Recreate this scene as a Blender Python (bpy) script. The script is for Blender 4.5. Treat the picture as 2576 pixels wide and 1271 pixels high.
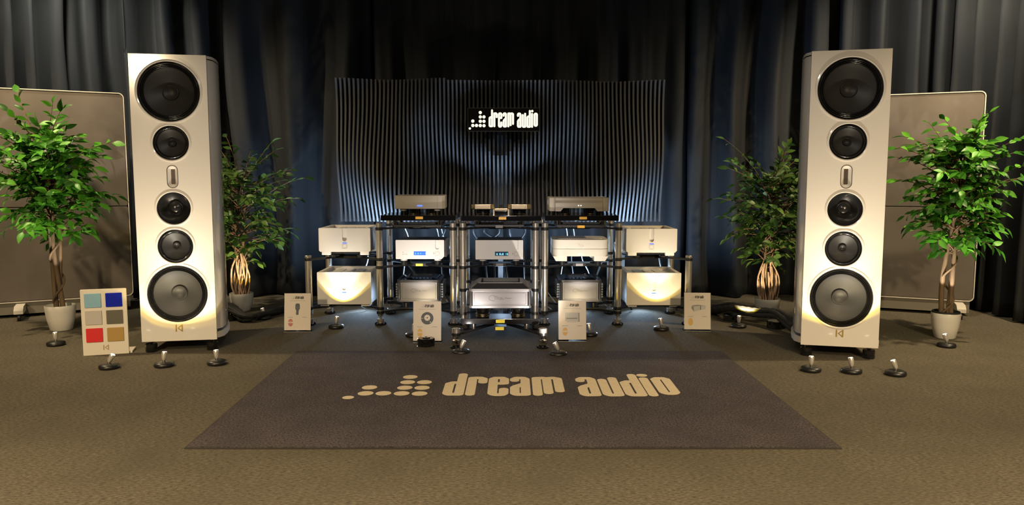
import bpy, bmesh, math, random
from math import sin, cos, pi, radians, atan2, sqrt
from mathutils import Vector, Matrix
from mathutils import noise as mnoise

for o in list(bpy.data.objects):
    bpy.data.objects.remove(o)
S = bpy.context.scene
COL = S.collection

# ---------------------------------------------------------------- camera
F_PX, CAM_H, PITCH = 1900.0, 1.25, math.atan(0.1)
CP, SP = cos(PITCH), sin(PITCH)
cam_d = bpy.data.cameras.new('camera')
cam_d.sensor_width = 36
cam_d.lens = F_PX / 2576 * 36
cam_d.clip_end = 60
cam = bpy.data.objects.new('camera', cam_d)
cam.location = (0, 0, CAM_H)
cam.rotation_euler = (pi / 2 - PITCH, 0, 0)
COL.objects.link(cam)
S.camera = cam

def _ray(px, py):
    cx, cy = (px - 1288) / F_PX, -(py - 635.5) / F_PX
    return Vector((cx, CP + cy * SP, -SP + cy * CP))
def floor_at(px, py, z=0.0):
    d = _ray(px, py); t = (z - CAM_H) / d.z
    return Vector((d.x * t, d.y * t, z))
def at(px, py, Y):
    d = _ray(px, py); t = Y / d.y
    return d.x * t, CAM_H + d.z * t

# ---------------------------------------------------------------- world, exposure, room lights
w = bpy.data.worlds.new('world'); S.world = w; w.use_nodes = True
w.node_tree.nodes['Background'].inputs[0].default_value = (0.9, 0.85, 0.75, 1)
w.node_tree.nodes['Background'].inputs[1].default_value = 0.02
vs = S.view_settings
vs.view_transform = 'Standard'; vs.look = 'None'; vs.gamma = 1; vs.use_curve_mapping = False
vs.exposure = 0.0
S.cycles.use_denoising = True
S.cycles.sample_clamp_indirect = 4.0
S.cycles.max_bounces = 8
S.cycles.caustics_reflective = False
S.cycles.caustics_refractive = False

def aim(o, d):
    o.rotation_euler = Vector(d).to_track_quat('-Z', 'Y').to_euler()
def area(name, loc, target, sx, sy, power, col):
    l = bpy.data.lights.new(name, 'AREA'); l.shape = 'RECTANGLE'; l.size = sx; l.size_y = sy
    l.energy = power; l.color = col
    o = bpy.data.objects.new(name, l); o.location = loc
    aim(o, Vector(target) - Vector(loc)); COL.objects.link(o)
    return o
def spot(name, loc, d, half, power, col, blend=0.1, radius=0.01, parent=None):
    l = bpy.data.lights.new(name, 'SPOT'); l.energy = power; l.color = col
    l.spot_size = 2 * radians(half); l.spot_blend = blend; l.shadow_soft_size = radius
    o = bpy.data.objects.new(name, l); o.location = loc; aim(o, d); COL.objects.link(o)
    if parent: o.parent = parent
    return o
WARM = (1.0, 0.77, 0.46)
COOL = (0.52, 0.73, 1.0)
# ceiling side floods, added fill floods, and the warm ceiling row over the listening area
spot('side_flood_lamp', (-4.40, 5.3, 3.2), (0.62, 0.70, -1.25), 50, 400, WARM, 0.7, 0.06)
spot('side_flood_lamp', (4.30, 5.1, 3.2), (-0.62, 0.70, -1.25), 50, 480, WARM, 0.7, 0.06)
spot('front_fill_light', (-3.1, -1.6, 2.9), (0.10, 7.0, -3.0), 22, 1000, WARM, 1.0, 0.12)  # unseen fill pair added to brighten the loudspeakers, pots and sample board
spot('front_fill_light', (3.1, -1.6, 2.9), (-0.10, 7.0, -3.0), 22, 1080, WARM, 1.0, 0.12)
spot('inner_fill_light', (0.3, 2.6, 3.3), (-2.5, 2.9, -2.1), 16, 120, (1.0, 0.92, 0.82), 0.9, 0.08)  # unseen fill pair added to lift the loudspeakers' inner sides
spot('inner_fill_light', (-0.3, 2.6, 3.3), (2.5, 2.8, -2.1), 16, 120, (1.0, 0.92, 0.82), 0.9, 0.08)
row = area('ceiling_lamp_row', (0, 0.7, 3.35), (0, 1.9, 0), 9.2, 0.6, 265, WARM)
row.data.spread = radians(95)
spot('centre_fill_light', (-0.1, -1.6, 2.6), (0, 8.0, -2.2), 7.5, 1150, (1.0, 0.88, 0.80), 1.0, 0.12)  # added narrow fill that brightens the component fronts, no visible source
spot('drape_lamp', (-3.9, 6.55, 3.42), (-0.12, 1.0, -1.15), 50, 230, (1.0, 0.92, 0.72), 0.9, 0.06)
spot('drape_lamp', (3.7, 6.35, 3.42), (0.25, 1.0, -1.05), 52, 280, (1.0, 0.86, 0.62), 0.9, 0.06)
# cool LED wash lamps standing on the floor behind the racks, tilted up at the slatted panel
for x, y, t, p in ((-1.42, 6.98, (-1.5, 7.35, 1.9), 85), (-0.80, 7.0, (-0.8, 7.3, 1.9), 80),
                   (-0.10, 7.0, (-0.1, 7.3, 1.9), 120), (0.56, 7.0, (0.6, 7.3, 1.9), 80),
                   (1.22, 6.98, (1.35, 7.35, 1.9), 85)):
    spot('wash_lamp', (x, y, 0.12), Vector(t) - Vector((x, y, 0.12)), 66, p, COOL, 0.7, 0.05)
for x, p in ((-0.8, 24), (-0.1, 24), (0.59, 24), (-1.41, 30), (1.2, 30)):
    spot('wash_lamp', (x, 7.2, 0.14), (0, -1, -0.14), 40, p, COOL, 0.8, 0.05)
for x, tx, p in ((-1.85, -2.15, 34), (1.72, 2.0, 34)):  # extra unseen cool spots added to spill blue on the drapes beside the panel
    spot('wash_lamp', (x, 7.15, 0.15), (tx - x, 0.62, 1.1), 55, p, COOL, 0.9, 0.05)

# ---------------------------------------------------------------- materials
MATS = {}
def mat(name, col, rough=0.5, metal=0.0, spec=0.5, coat=0.0, emit=None, estr=0.0, noise=None, bump=None, alpha_rand=None):
    """noise=(scale, col2, amount[, stretch]); bump=(scale, strength, distance)"""
    if name in MATS: return MATS[name]
    m = bpy.data.materials.new(name); m.use_nodes = True
    nt = m.node_tree; b = nt.nodes['Principled BSDF']
    b.inputs['Base Color'].default_value = (*col, 1)
    b.inputs['Roughness'].default_value = rough
    b.inputs['Metallic'].default_value = metal
    b.inputs['Specular IOR Level'].default_value = spec
    b.inputs['Coat Weight'].default_value = coat
    b.inputs['Coat Roughness'].default_value = 0.04
    if emit:
        b.inputs['Emission Color'].default_value = (*emit, 1)
        b.inputs['Emission Strength'].default_value = estr
    if noise or bump:
        tc = nt.nodes.new('ShaderNodeTexCoord')
        mp = nt.nodes.new('ShaderNodeMapping')
        nt.links.new(tc.outputs['Object'], mp.inputs['Vector'])
        if noise and len(noise) > 3: mp.inputs['Scale'].default_value = noise[3]
    if noise:
        n = nt.nodes.new('ShaderNodeTexNoise'); n.inputs['Scale'].default_value = noise[0]
        n.inputs['Detail'].default_value = 5
        nt.links.new(mp.outputs[0], n.inputs['Vector'])
        r = nt.nodes.new('ShaderNodeMapRange')
        r.inputs['From Min'].default_value = 0.3; r.inputs['From Max'].default_value = 0.7
        r.inputs['To Max'].default_value = noise[2]
        nt.links.new(n.outputs['Fac'], r.inputs['Value'])
        mx = nt.nodes.new('ShaderNodeMix'); mx.data_type = 'RGBA'
        mx.inputs['A'].default_value = (*col, 1); mx.inputs['B'].default_value = (*noise[1], 1)
        nt.links.new(r.outputs[0], mx.inputs['Factor'])
        nt.links.new(mx.outputs['Result'], b.inputs['Base Color'])
    if bump:
        n2 = nt.nodes.new('ShaderNodeTexNoise'); n2.inputs['Scale'].default_value = bump[0]
        n2.inputs['Detail'].default_value = 4
        nt.links.new(mp.outputs[0], n2.inputs['Vector'])
        bp = nt.nodes.new('ShaderNodeBump'); bp.inputs['Strength'].default_value = bump[1]
        bp.inputs['Distance'].default_value = bump[2]
        nt.links.new(n2.outputs['Fac'], bp.inputs['Height'])
        nt.links.new(bp.outputs[0], b.inputs['Normal'])
    MATS[name] = m
    return m

M_carpet = mat('carpet', (0.150, 0.122, 0.082), 0.95, spec=0.1)
def carpet_nodes(m, c1, c2, c3, sc, fine, stretch):
    nt = m.node_tree; b = nt.nodes['Principled BSDF']
    tc = nt.nodes.new('ShaderNodeTexCoord')
    mp = nt.nodes.new('ShaderNodeMapping'); mp.inputs['Scale'].default_value = stretch
    nt.links.new(tc.outputs['Object'], mp.inputs['Vector'])
    big = nt.nodes.new('ShaderNodeTexNoise'); big.inputs['Scale'].default_value = sc; big.inputs['Detail'].default_value = 4
    nt.links.new(tc.outputs['Object'], big.inputs['Vector'])
    sm = nt.nodes.new('ShaderNodeTexNoise'); sm.inputs['Scale'].default_value = fine; sm.inputs['Detail'].default_value = 6; sm.inputs['Roughness'].default_value = 0.68
    nt.links.new(mp.outputs[0], sm.inputs['Vector'])
    r1 = nt.nodes.new('ShaderNodeValToRGB')
    e = r1.color_ramp.elements; e[0].position = 0.33; e[0].color = (*c1, 1); e[1].position = 0.68; e[1].color = (*c2, 1)
    nt.links.new(sm.outputs['Fac'], r1.inputs['Fac'])
    mx = nt.nodes.new('ShaderNodeMix'); mx.data_type = 'RGBA'; mx.inputs['B'].default_value = (*c3, 1)
    mr = nt.nodes.new('ShaderNodeMapRange'); mr.inputs['From Min'].default_value = 0.4; mr.inputs['From Max'].default_value = 0.75
    mr.inputs['To Max'].default_value = 0.55
    nt.links.new(big.outputs['Fac'], mr.inputs['Value']); nt.links.new(mr.outputs[0], mx.inputs['Factor'])
    nt.links.new(r1.outputs[0], mx.inputs['A']); nt.links.new(mx.outputs['Result'], b.inputs['Base Color'])
    bp = nt.nodes.new('ShaderNodeBump'); bp.inputs['Strength'].default_value = 0.6; bp.inputs['Distance'].default_value = 0.006
    nt.links.new(sm.outputs['Fac'], bp.inputs['Height']); nt.links.new(bp.outputs[0], b.inputs['Normal'])
carpet_nodes(M_carpet, (0.042, 0.037, 0.028), (0.172, 0.150, 0.112), (0.074, 0.065, 0.049), 2.6, 85, (0.55, 1.5, 1))
M_rug = mat('rug_pile', (0.1, 0.09, 0.085), 0.95, spec=0.1)
carpet_nodes(M_rug, (0.016, 0.0138, 0.0158), (0.128, 0.110, 0.116), (0.042, 0.036, 0.040), 4.0, 95, (1, 1, 1))
M_rugedge = mat('rug_edge', (0.030, 0.026, 0.022), 0.9)
M_ruglogo = mat('rug_logo', (0.66, 0.56, 0.41), 0.95, spec=0.1, noise=(120, (0.54, 0.45, 0.31), 0.9), bump=(160, 0.5, 0.004))
M_wall = mat('wall_paint', (0.03, 0.03, 0.032), 0.9)
M_ceil = mat('ceiling_paint', (0.16, 0.15, 0.14), 0.9)
M_curtain = mat('curtain_cloth', (0.0185, 0.0205, 0.0240), 0.75, spec=0.25, noise=(2.0, (0.0130, 0.0150, 0.0190), 0.8), bump=(300, 0.15, 0.002))
M_white = mat('gloss_white', (0.70, 0.66, 0.61), 0.14, coat=0.6)
M_whitesat = mat('satin_white', (0.74, 0.72, 0.70), 0.38)
M_cream = mat('cream_paint', (0.68, 0.63, 0.54), 0.42)
M_darkgap = mat('dark_gap', (0.012, 0.011, 0.011), 0.6)
M_gloss = mat('gloss_black', (0.006, 0.006, 0.007), 0.08, coat=0.5)
M_rubber = mat('driver_surround', (0.008, 0.008, 0.009), 0.17)
M_cone = mat('driver_cone', (0.019, 0.018, 0.0185), 0.48, spec=0.35)
M_horn = mat('horn_black', (0.010, 0.010, 0.011), 0.24, metal=0.0, coat=0.4)
M_black = mat('satin_black', (0.010, 0.010, 0.011), 0.38)
M_blackmat = mat('matte_black', (0.014, 0.014, 0.015), 0.7)
M_steel = mat('brushed_steel', (0.74, 0.70, 0.64), 0.30, metal=0.9, noise=(40, (0.62, 0.58, 0.53), 0.6, (1, 1, 0.03)))
M_chrome = mat('chrome', (0.78, 0.74, 0.70), 0.07, metal=1.0)
M_bronze = mat('bronze_chrome', (0.66, 0.54, 0.36), 0.22, metal=1.0)
M_gold = mat('brass_logo', (0.62, 0.43, 0.14), 0.30, metal=0.7)
M_tan = mat('tan_logo', (0.42, 0.31, 0.18), 0.5)
M_alu = mat('silver_aluminium', (0.25, 0.24, 0.248), 0.38, metal=0.7, noise=(200, (0.215, 0.208, 0.214), 0.5, (0.05, 1, 1)))
M_alud = mat('dark_aluminium', (0.10, 0.097, 0.098), 0.33, metal=0.75)
M_pot = mat('white_pot', (0.66, 0.63, 0.56), 0.30)
M_soil = mat('dark_soil', (0.02, 0.015, 0.012), 0.95, bump=(60, 0.8, 0.02))
M_bark = mat('brown_bark', (0.165, 0.105, 0.052), 0.8, noise=(30, (0.07, 0.045, 0.024), 0.9, (1, 1, 0.2)), bump=(60, 0.5, 0.006))
M_root = mat('pale_root', (0.52, 0.35, 0.24), 0.75, noise=(40, (0.34, 0.21, 0.13), 0.8))
M_twig = mat('twig', (0.14, 0.075, 0.038), 0.8)
M_fabric = mat('panel_fabric', (0.138, 0.119, 0.104), 0.95, spec=0.1, noise=(2.2, (0.092, 0.079, 0.069), 0.9), bump=(400, 0.2, 0.002))
M_frame = mat('panel_frame', (0.52, 0.48, 0.42), 0.6)
M_card = mat('card_paper', (0.70, 0.63, 0.55), 0.7)
M_ink = mat('dark_ink', (0.06, 0.055, 0.05), 0.7)
M_inkg = mat('grey_ink', (0.26, 0.25, 0.24), 0.7)
M_inkd = mat('slate_ink', (0.10, 0.11, 0.12), 0.7)
M_inkw = mat('pale_ink', (0.50, 0.49, 0.47), 0.7)
M_red = mat('red_ink', (0.52, 0.19, 0.16), 0.7)
M_goldink = mat('gold_ink', (0.66, 0.42, 0.15), 0.7)
M_yellow = mat('yellow_label', (0.92, 0.78, 0.10), 0.35)
M_amber = mat('amber_label', (0.82, 0.46, 0.07), 0.35)
M_greyl = mat('grey_label', (0.30, 0.29, 0.30), 0.4)
M_blue = mat('blue_display', (0.01, 0.03, 0.3), 0.3, emit=(0.02, 0.09, 1.0), estr=2.4)
M_bluetxt = mat('blue_display_text', (0.1, 0.2, 0.5), 0.3, emit=(0.12, 0.38, 1.0), estr=2.2)
M_blueled = mat('blue_led', (0.01, 0.03, 0.3), 0.3, emit=(0.05, 0.12, 1.0), estr=3.0)
M_screen = mat('dark_display', (0.008, 0.02, 0.03), 0.2, emit=(0.005, 0.02, 0.035), estr=1.0)
M_cyan = mat('cyan_display_text', (0.1, 0.4, 0.6), 0.3, emit=(0.25, 0.75, 1.0), estr=1.6)
M_whiteled = mat('white_led', (0.9, 0.9, 0.9), 0.3, emit=(1, 0.95, 0.85), estr=3)
M_sign = mat('sign_letter', (0.9, 0.88, 0.8), 0.4, emit=(1.0, 0.94, 0.82), estr=0.88)
M_lens = mat('lamp_lens', (0.9, 0.9, 0.9), 0.2, emit=(1.0, 0.92, 0.75), estr=4)
M_cable = mat('black_cable', (0.012, 0.012, 0.013), 0.5)
M_sleeve = mat('cable_sleeve', (0.02, 0.02, 0.021), 0.75, bump=(120, 0.6, 0.004))
M_cablew = mat('grey_cable', (0.34, 0.35, 0.37), 0.4)
M_slat = mat('slat_black', (0.060, 0.063, 0.069), 0.5)
M_slatback = mat('slat_backing', (0.008, 0.008, 0.009), 0.7)

def glass_mat():
    m = bpy.data.materials.new('clear_acrylic'); m.use_nodes = True
    nt = m.node_tree; b = nt.nodes['Principled BSDF']
    b.inputs['Base Color'].default_value = (0.96, 0.97, 0.97, 1)
    b.inputs['Transmission Weight'].default_value = 1.0
    b.inputs['Roughness'].default_value = 0.03; b.inputs['IOR'].default_value = 1.3
    return m
M_acryl = glass_mat()

def leaf_mat(name, c1, c2, c3):
    m = bpy.data.materials.new(name); m.use_nodes = True
    nt = m.node_tree; b = nt.nodes['Principled BSDF']
    oi = nt.nodes.new('ShaderNodeObjectInfo')
    geo = nt.nodes.new('ShaderNodeNewGeometry')
    ad = nt.nodes.new('ShaderNodeMath'); ad.operation = 'ADD'
    nt.links.new(oi.outputs['Random'], ad.inputs[0]); nt.links.new(geo.outputs['Random Per Island'], ad.inputs[1])
    fr = nt.nodes.new('ShaderNodeMath'); fr.operation = 'FRACT'; nt.links.new(ad.outputs[0], fr.inputs[0])
    r = nt.nodes.new('ShaderNodeValToRGB'); e = r.color_ramp.elements
    e[0].position = 0.0; e[0].color = (*c1, 1); e[1].position = 1.0; e[1].color = (*c3, 1)
    x = r.color_ramp.elements.new(0.55); x.color = (*c2, 1)
    nt.links.new(fr.outputs[0], r.inputs['Fac'])
    nt.links.new(r.outputs[0], b.inputs['Base Color'])
    b.inputs['Roughness'].default_value = 0.42
    b.inputs['Specular IOR Level'].default_value = 0.35
    tr = nt.nodes.new('ShaderNodeBsdfTranslucent'); nt.links.new(r.outputs[0], tr.inputs['Color'])
    mx = nt.nodes.new('ShaderNodeMixShader'); mx.inputs[0].default_value = 0.28
    nt.links.new(b.outputs[0], mx.inputs[1]); nt.links.new(tr.outputs[0], mx.inputs[2])
    nt.links.new(mx.outputs[0], nt.nodes['Material Output'].inputs['Surface'])
    return m
M_leaf = leaf_mat('leaf_green', (0.014, 0.055, 0.008), (0.050, 0.210, 0.016), (0.150, 0.480, 0.040))
M_leafd = leaf_mat('leaf_dark_green', (0.018, 0.050, 0.014), (0.055, 0.125, 0.022), (0.15, 0.26, 0.055))

# ---------------------------------------------------------------- mesh helpers
class MB:
    def __init__(s): s.v = []; s.f = []
    def add(s, vs, fs):
        n = len(s.v); s.v += [tuple(p) for p in vs]; s.f += [tuple(i + n for i in q) for q in fs]; return s
    def box(s, x0, x1, y0, y1, z0, z1):
        return s.add([(x0, y0, z0), (x1, y0, z0), (x1, y1, z0), (x0, y1, z0), (x0, y0, z1), (x1, y0, z1), (x1, y1, z1), (x0, y1, z1)],
                     [(0, 3, 2, 1), (4, 5, 6, 7), (0, 1, 5, 4), (1, 2, 6, 5), (2, 3, 7, 6), (3, 0, 4, 7)])
    def prism(s, poly, axis, a, b, cap0=True, cap1=True):
        """poly: 2-D points; axis 'z' -> (x,y), 'y' -> (x,z), 'x' -> (y,z)"""
        def P(p, t): return (p[0], p[1], t) if axis == 'z' else (p[0], t, p[1]) if axis == 'y' else (t, p[0], p[1])
        n = len(poly)
        vs = [P(p, a) for p in poly] + [P(p, b) for p in poly]
        fs = [(i, (i + 1) % n, n + (i + 1) % n, n + i) for i in range(n)]
        if cap0: fs.append(tuple(range(n - 1, -1, -1)))
        if cap1: fs.append(tuple(range(n, 2 * n)))
        return s.add(vs, fs)
    def lathe(s, prof, org=(0, 0, 0), axis=(0, 0, 1), seg=32, caps=True):
        ax = Vector(axis).normalized(); q = ax.to_track_quat('Z', 'Y'); o = Vector(org)
        vs, fs = [], []
        for r, h in prof:
            for k in range(seg):
                a = 2 * pi * k / seg
                vs.append(o + q @ Vector((r * cos(a), r * sin(a), h)))
        m = len(prof)
        for j in range(m - 1):
            for k in range(seg):
                k2 = (k + 1) % seg
                fs.append((j * seg + k, j * seg + k2, (j + 1) * seg + k2, (j + 1) * seg + k))
        if caps:
            fs.append(tuple(range(seg - 1, -1, -1))); fs.append(tuple((m - 1) * seg + k for k in range(seg)))
        return s.add(vs, fs)
    def cyl(s, r, z0, z1, x=0, y=0, seg=24): return s.lathe([(r, z0), (r, z1)], (x, y, 0), seg=seg)
    def tube(s, pts, rad, seg=8):
        pts = [Vector(p) for p in pts]; n = len(pts)
        rs = rad if isinstance(rad, (list, tuple)) else [rad] * n
        vs, fs = [], []; up = Vector((0.13, 0.21, 1)).normalized()
        for i, p in enumerate(pts):
            t = (pts[min(i + 1, n - 1)] - pts[max(i - 1, 0)]).normalized()
            u = t.cross(up)
            if u.length < 1e-3: u = t.cross(Vector((1, 0, 0)))
            u.normalize(); v = t.cross(u)
            for k in range(seg):
                a = 2 * pi * k / seg
                vs.append(p + (u * cos(a) + v * sin(a)) * rs[i])
        for i in range(n - 1):
            for k in range(seg):
                k2 = (k + 1) % seg
                fs.append((i * seg + k, i * seg + k2, (i + 1) * seg + k2, (i + 1) * seg + k))
        fs.append(tuple(range(seg - 1, -1, -1))); fs.append(tuple((n - 1) * seg + k for k in range(seg)))
        return s.add(vs, fs)
    def bar(s, a, b, wd, ht):
        """straight bar from a to b (a, b are the centres of its ends), width horizontal, height vertical"""
        a, b = Vector(a), Vector(b); d = b - a
        n = Vector((-d.y, d.x, 0)).normalized() * (wd / 2); h = Vector((0, 0, ht / 2))
        vs = [a - n - h, a + n - h, a + n + h, a - n + h, b - n - h, b + n - h, b + n + h, b - n + h]
        return s.add(vs, [(0, 1, 2, 3), (7, 6, 5, 4), (0, 4, 5, 1), (1, 5, 6, 2), (2, 6, 7, 3), (3, 7, 4, 0)])
    def build(s, name, m, parent=None, smooth=True, bev=0, bseg=2, ang=35, fix=True):
        me = bpy.data.meshes.new(name)
        if fix:
            bm = bmesh.new()
            bv = [bm.verts.new(p) for p in s.v]
            for q in s.f:
                try: bm.faces.new([bv[i] for i in q])
                except ValueError: pass
            bmesh.ops.recalc_face_normals(bm, faces=bm.faces)
            bm.to_mesh(me); bm.free()
        else:
            me.from_pydata(s.v, [], s.f)
        if smooth:
            me.shade_smooth(); me.set_sharp_from_angle(angle=radians(ang))
        me.materials.append(m)
        o = bpy.data.objects.new(name, me); COL.objects.link(o)
        if parent: o.parent = parent
        if bev:
            b = o.modifiers.new('bevel', 'BEVEL'); b.width = bev; b.segments = bseg; b.limit_method = 'ANGLE'
            b.angle_limit = radians(30); b.harden_normals = True
        return o

def rrect(x0, x1, y0, y1, r, n=5):
    out = []
    for cx, cy, a0 in ((x1 - r, y0 + r, -pi / 2), (x1 - r, y1 - r, 0), (x0 + r, y1 - r, pi / 2), (x0 + r, y0 + r, pi)):
        for k in range(n + 1):
            a = a0 + pi / 2 * k / n
            out.append((cx + r * cos(a), cy + r * sin(a)))
    return out
def circle(cx, cy, r, n=48): return [(cx + r * cos(2 * pi * k / n), cy + r * sin(2 * pi * k / n)) for k in range(n)]

def tag(o, label=None, cat=None, group=None, kind=None):
    if label: o['label'] = label
    if cat: o['category'] = cat
    if group: o['group'] = group
    if kind: o['kind'] = kind
    return o
def thing(name, label, cat, loc=(0, 0, 0), rz=0, group=None):
    o = bpy.data.objects.new(name, None); o.empty_display_size = 0.1
    o.location = loc; o.rotation_euler = (0, 0, rz); COL.objects.link(o)
    return tag(o, label, cat, group)

def sheet_with_holes(outer, holes, y0, y1, name, m, parent, bev=0):
    """vertical sheet in x-z with round holes, between y0 and y1"""
    c = bpy.data.curves.new(name, 'CURVE'); c.dimensions = '2D'; c.fill_mode = 'BOTH'
    for poly in [outer] + holes:
        sp = c.splines.new('POLY'); sp.points.add(len(poly) - 1); sp.use_cyclic_u = True
        for i, p in enumerate(poly): sp.points[i].co = (p[0], p[1], 0, 1)
    c.extrude = abs(y1 - y0) / 2
    tmp = bpy.data.objects.new('tmp', c); COL.objects.link(tmp)
    dg = bpy.context.evaluated_depsgraph_get(); dg.update()
    me = bpy.data.meshes.new_from_object(tmp.evaluated_get(dg), depsgraph=dg)
    bpy.data.objects.remove(tmp); bpy.data.curves.remove(c)
    ym = (y0 + y1) / 2
    for v in me.vertices:
        x, y, z = v.co; v.co = (x, ym + z, y)
    bm = bmesh.new(); bm.from_mesh(me)
    bmesh.ops.remove_doubles(bm, verts=bm.verts, dist=1e-5)
    bmesh.ops.recalc_face_normals(bm, faces=bm.faces)
    bm.to_mesh(me); bm.free()
    me.shade_smooth(); me.set_sharp_from_angle(angle=radians(30))
    me.materials.clear(); me.materials.append(m)
    o = bpy.data.objects.new(name, me); COL.objects.link(o); o.parent = parent
    if bev:
        b = o.modifiers.new('bevel', 'BEVEL'); b.width = bev; b.segments = 3; b.limit_method = 'ANGLE'; b.angle_limit = radians(40); b.harden_normals = True
    return o

# lettering: strokes with round ends, measured in units of one drawing, y downwards
LOGO_STROKES = [
    ('d', [[(914, 222), (914, 722)], [(914, 442), (862, 440), (836, 466), (836, 700), (850, 722), (914, 722)]]),
    ('r', [[(988, 318), (988, 722)], [(988, 330), (1012, 316), (1040, 316), (1062, 340), (1062, 432)]]),
    ('e', [[(1140, 460), (1213, 460), (1213, 345), (1195, 318), (1153, 318), (1135, 345), (1135, 705), (1153, 733), (1195, 733), (1210, 705), (1210, 605)]]),
    ('a', [[(1285, 388), (1285, 345), (1303, 318), (1340, 318), (1358, 345), (1358, 728)], [(1358, 470), (1300, 530), (1285, 560), (1285, 705), (1300, 730), (1358, 728)]]),
    ('m', [[(1437, 322), (1437, 726)], [(1437, 326), (1480, 318), (1510, 340), (1510, 688)], [(1510, 330), (1555, 318), (1587, 340), (1587, 648)]]),
    ('a', [[(1745, 395), (1745, 352), (1763, 325), (1805, 325), (1823, 352), (1823, 738)], [(1823, 478), (1760, 538), (1745, 568), (1745, 715), (1760, 740), (1823, 738)]]),
    ('u', [[(1898, 372), (1898, 715), (1915, 740), (1974, 738)], [(1974, 330), (1974, 738)]]),
    ('d', [[(2125, 240), (2125, 740)], [(2125, 416), (2073, 414), (2047, 440), (2047, 718), (2061, 740), (2125, 740)]]),
    ('i', [[(2197, 335), (2197, 740)]]),
    ('o', [[(2277, 352), (2297, 328), (2333, 328), (2352, 352), (2352, 680), (2333, 706), (2297, 706), (2277, 680), (2277, 352)]]),
]
LOGO_DOTS = [(538, 290, 52), (538, 428, 52), (655, 428, 52), (297, 560, 52), (538, 566, 52), (655, 568, 52), (297, 700, 52),
             (415, 700, 52), (536, 702, 52), (655, 706, 52), (202, 795, 38)]
def stroke_mesh(mb, strokes, wd, to3, seg=12, dots=(), lift=0.00004):
    """flat strokes; to3(x, y, h) gives the 3-D point; pieces are a hair apart in height so they never share a plane"""
    k = 0
    for line in strokes:
        for (x0, y0), (x1, y1) in zip(line, line[1:]):
            L = sqrt((x1 - x0) ** 2 + (y1 - y0) ** 2) or 1
            nx, ny = -(y1 - y0) / L * wd / 2, (x1 - x0) / L * wd / 2
            mb.add([to3(x0 + nx, y0 + ny, k * lift), to3(x0 - nx, y0 - ny, k * lift), to3(x1 - nx, y1 - ny, k * lift), to3(x1 + nx, y1 + ny, k * lift)], [(0, 1, 2, 3)]); k += 1
        for x, y in line:
            mb.add([to3(x + wd / 2 * cos(2 * pi * i / seg), y + wd / 2 * sin(2 * pi * i / seg), k * lift) for i in range(seg)], [tuple(range(seg))]); k += 1
    for x, y, r in dots:
        mb.add([to3(x + r * cos(2 * pi * i / 24), y + r * sin(2 * pi * i / 24), 0) for i in range(24)], [tuple(range(24))])
    return mb
def logo_parts(parent, m, to3, letter='letter', dot='logo_dot'):
    for ch, st in LOGO_STROKES:
        dd = [(2202, 245, 40)] if ch == 'i' else []
        stroke_mesh(MB(), st, 65, to3, dots=dd).build(letter, m, parent, smooth=False, fix=False)
    for d in LOGO_DOTS:
        stroke_mesh(MB(), [], 65, to3, dots=[d]).build(dot, m, parent, smooth=False, fix=False)

def maker_mark(mb, cx, cz, h, y):
    """upright bar beside a left-pointing hollow triangle closed by a second bar, facing -y"""
    w_ = h * 0.98; x0 = cx - w_ / 2
    mb.box(x0, x0 + h * 0.17, y - 0.002, y, cz - h / 2, cz + h / 2)
    mb.box(x0 + w_ - h * 0.17, x0 + w_, y - 0.002, y, cz - h / 2, cz + h / 2)
    ax, bx = x0 + h * 0.24, x0 + w_ - h * 0.13
    for s in (-1, 1):
        mb.prism([(ax, cz), (ax + h * 0.2, cz), (bx, cz + s * h * 0.36), (bx, cz + s * h * 0.5)], 'y', y - 0.0019, y)
    return mb

# ---------------------------------------------------------------- the room
def struct(o): o['kind'] = 'structure'; return o
XW, YB, YF, ZC = 4.95, 8.15, -2.6, 3.5
struct(MB().box(-XW, XW, YF, YB, -0.05, 0).build('floor', M_carpet, smooth=False))
struct(MB().box(-XW, XW, YF, YB, ZC, ZC + 0.05).build('ceiling', M_ceil, smooth=False))
struct(MB().box(-XW, XW, YB, YB + 0.05, 0, ZC).build('wall_back', M_wall, smooth=False))
struct(MB().box(-XW, XW, YF - 0.05, YF, 0, ZC).build('wall_front', mat('front_wall_paint', (0.50, 0.46, 0.40), 0.9), smooth=False))
struct(MB().box(-XW - 0.05, -XW, YF, YB, 0, ZC).build('wall_left', M_wall, smooth=False))
struct(MB().box(XW, XW + 0.05, YF, YB, 0, ZC).build('wall_right', M_wall, smooth=False))

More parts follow.
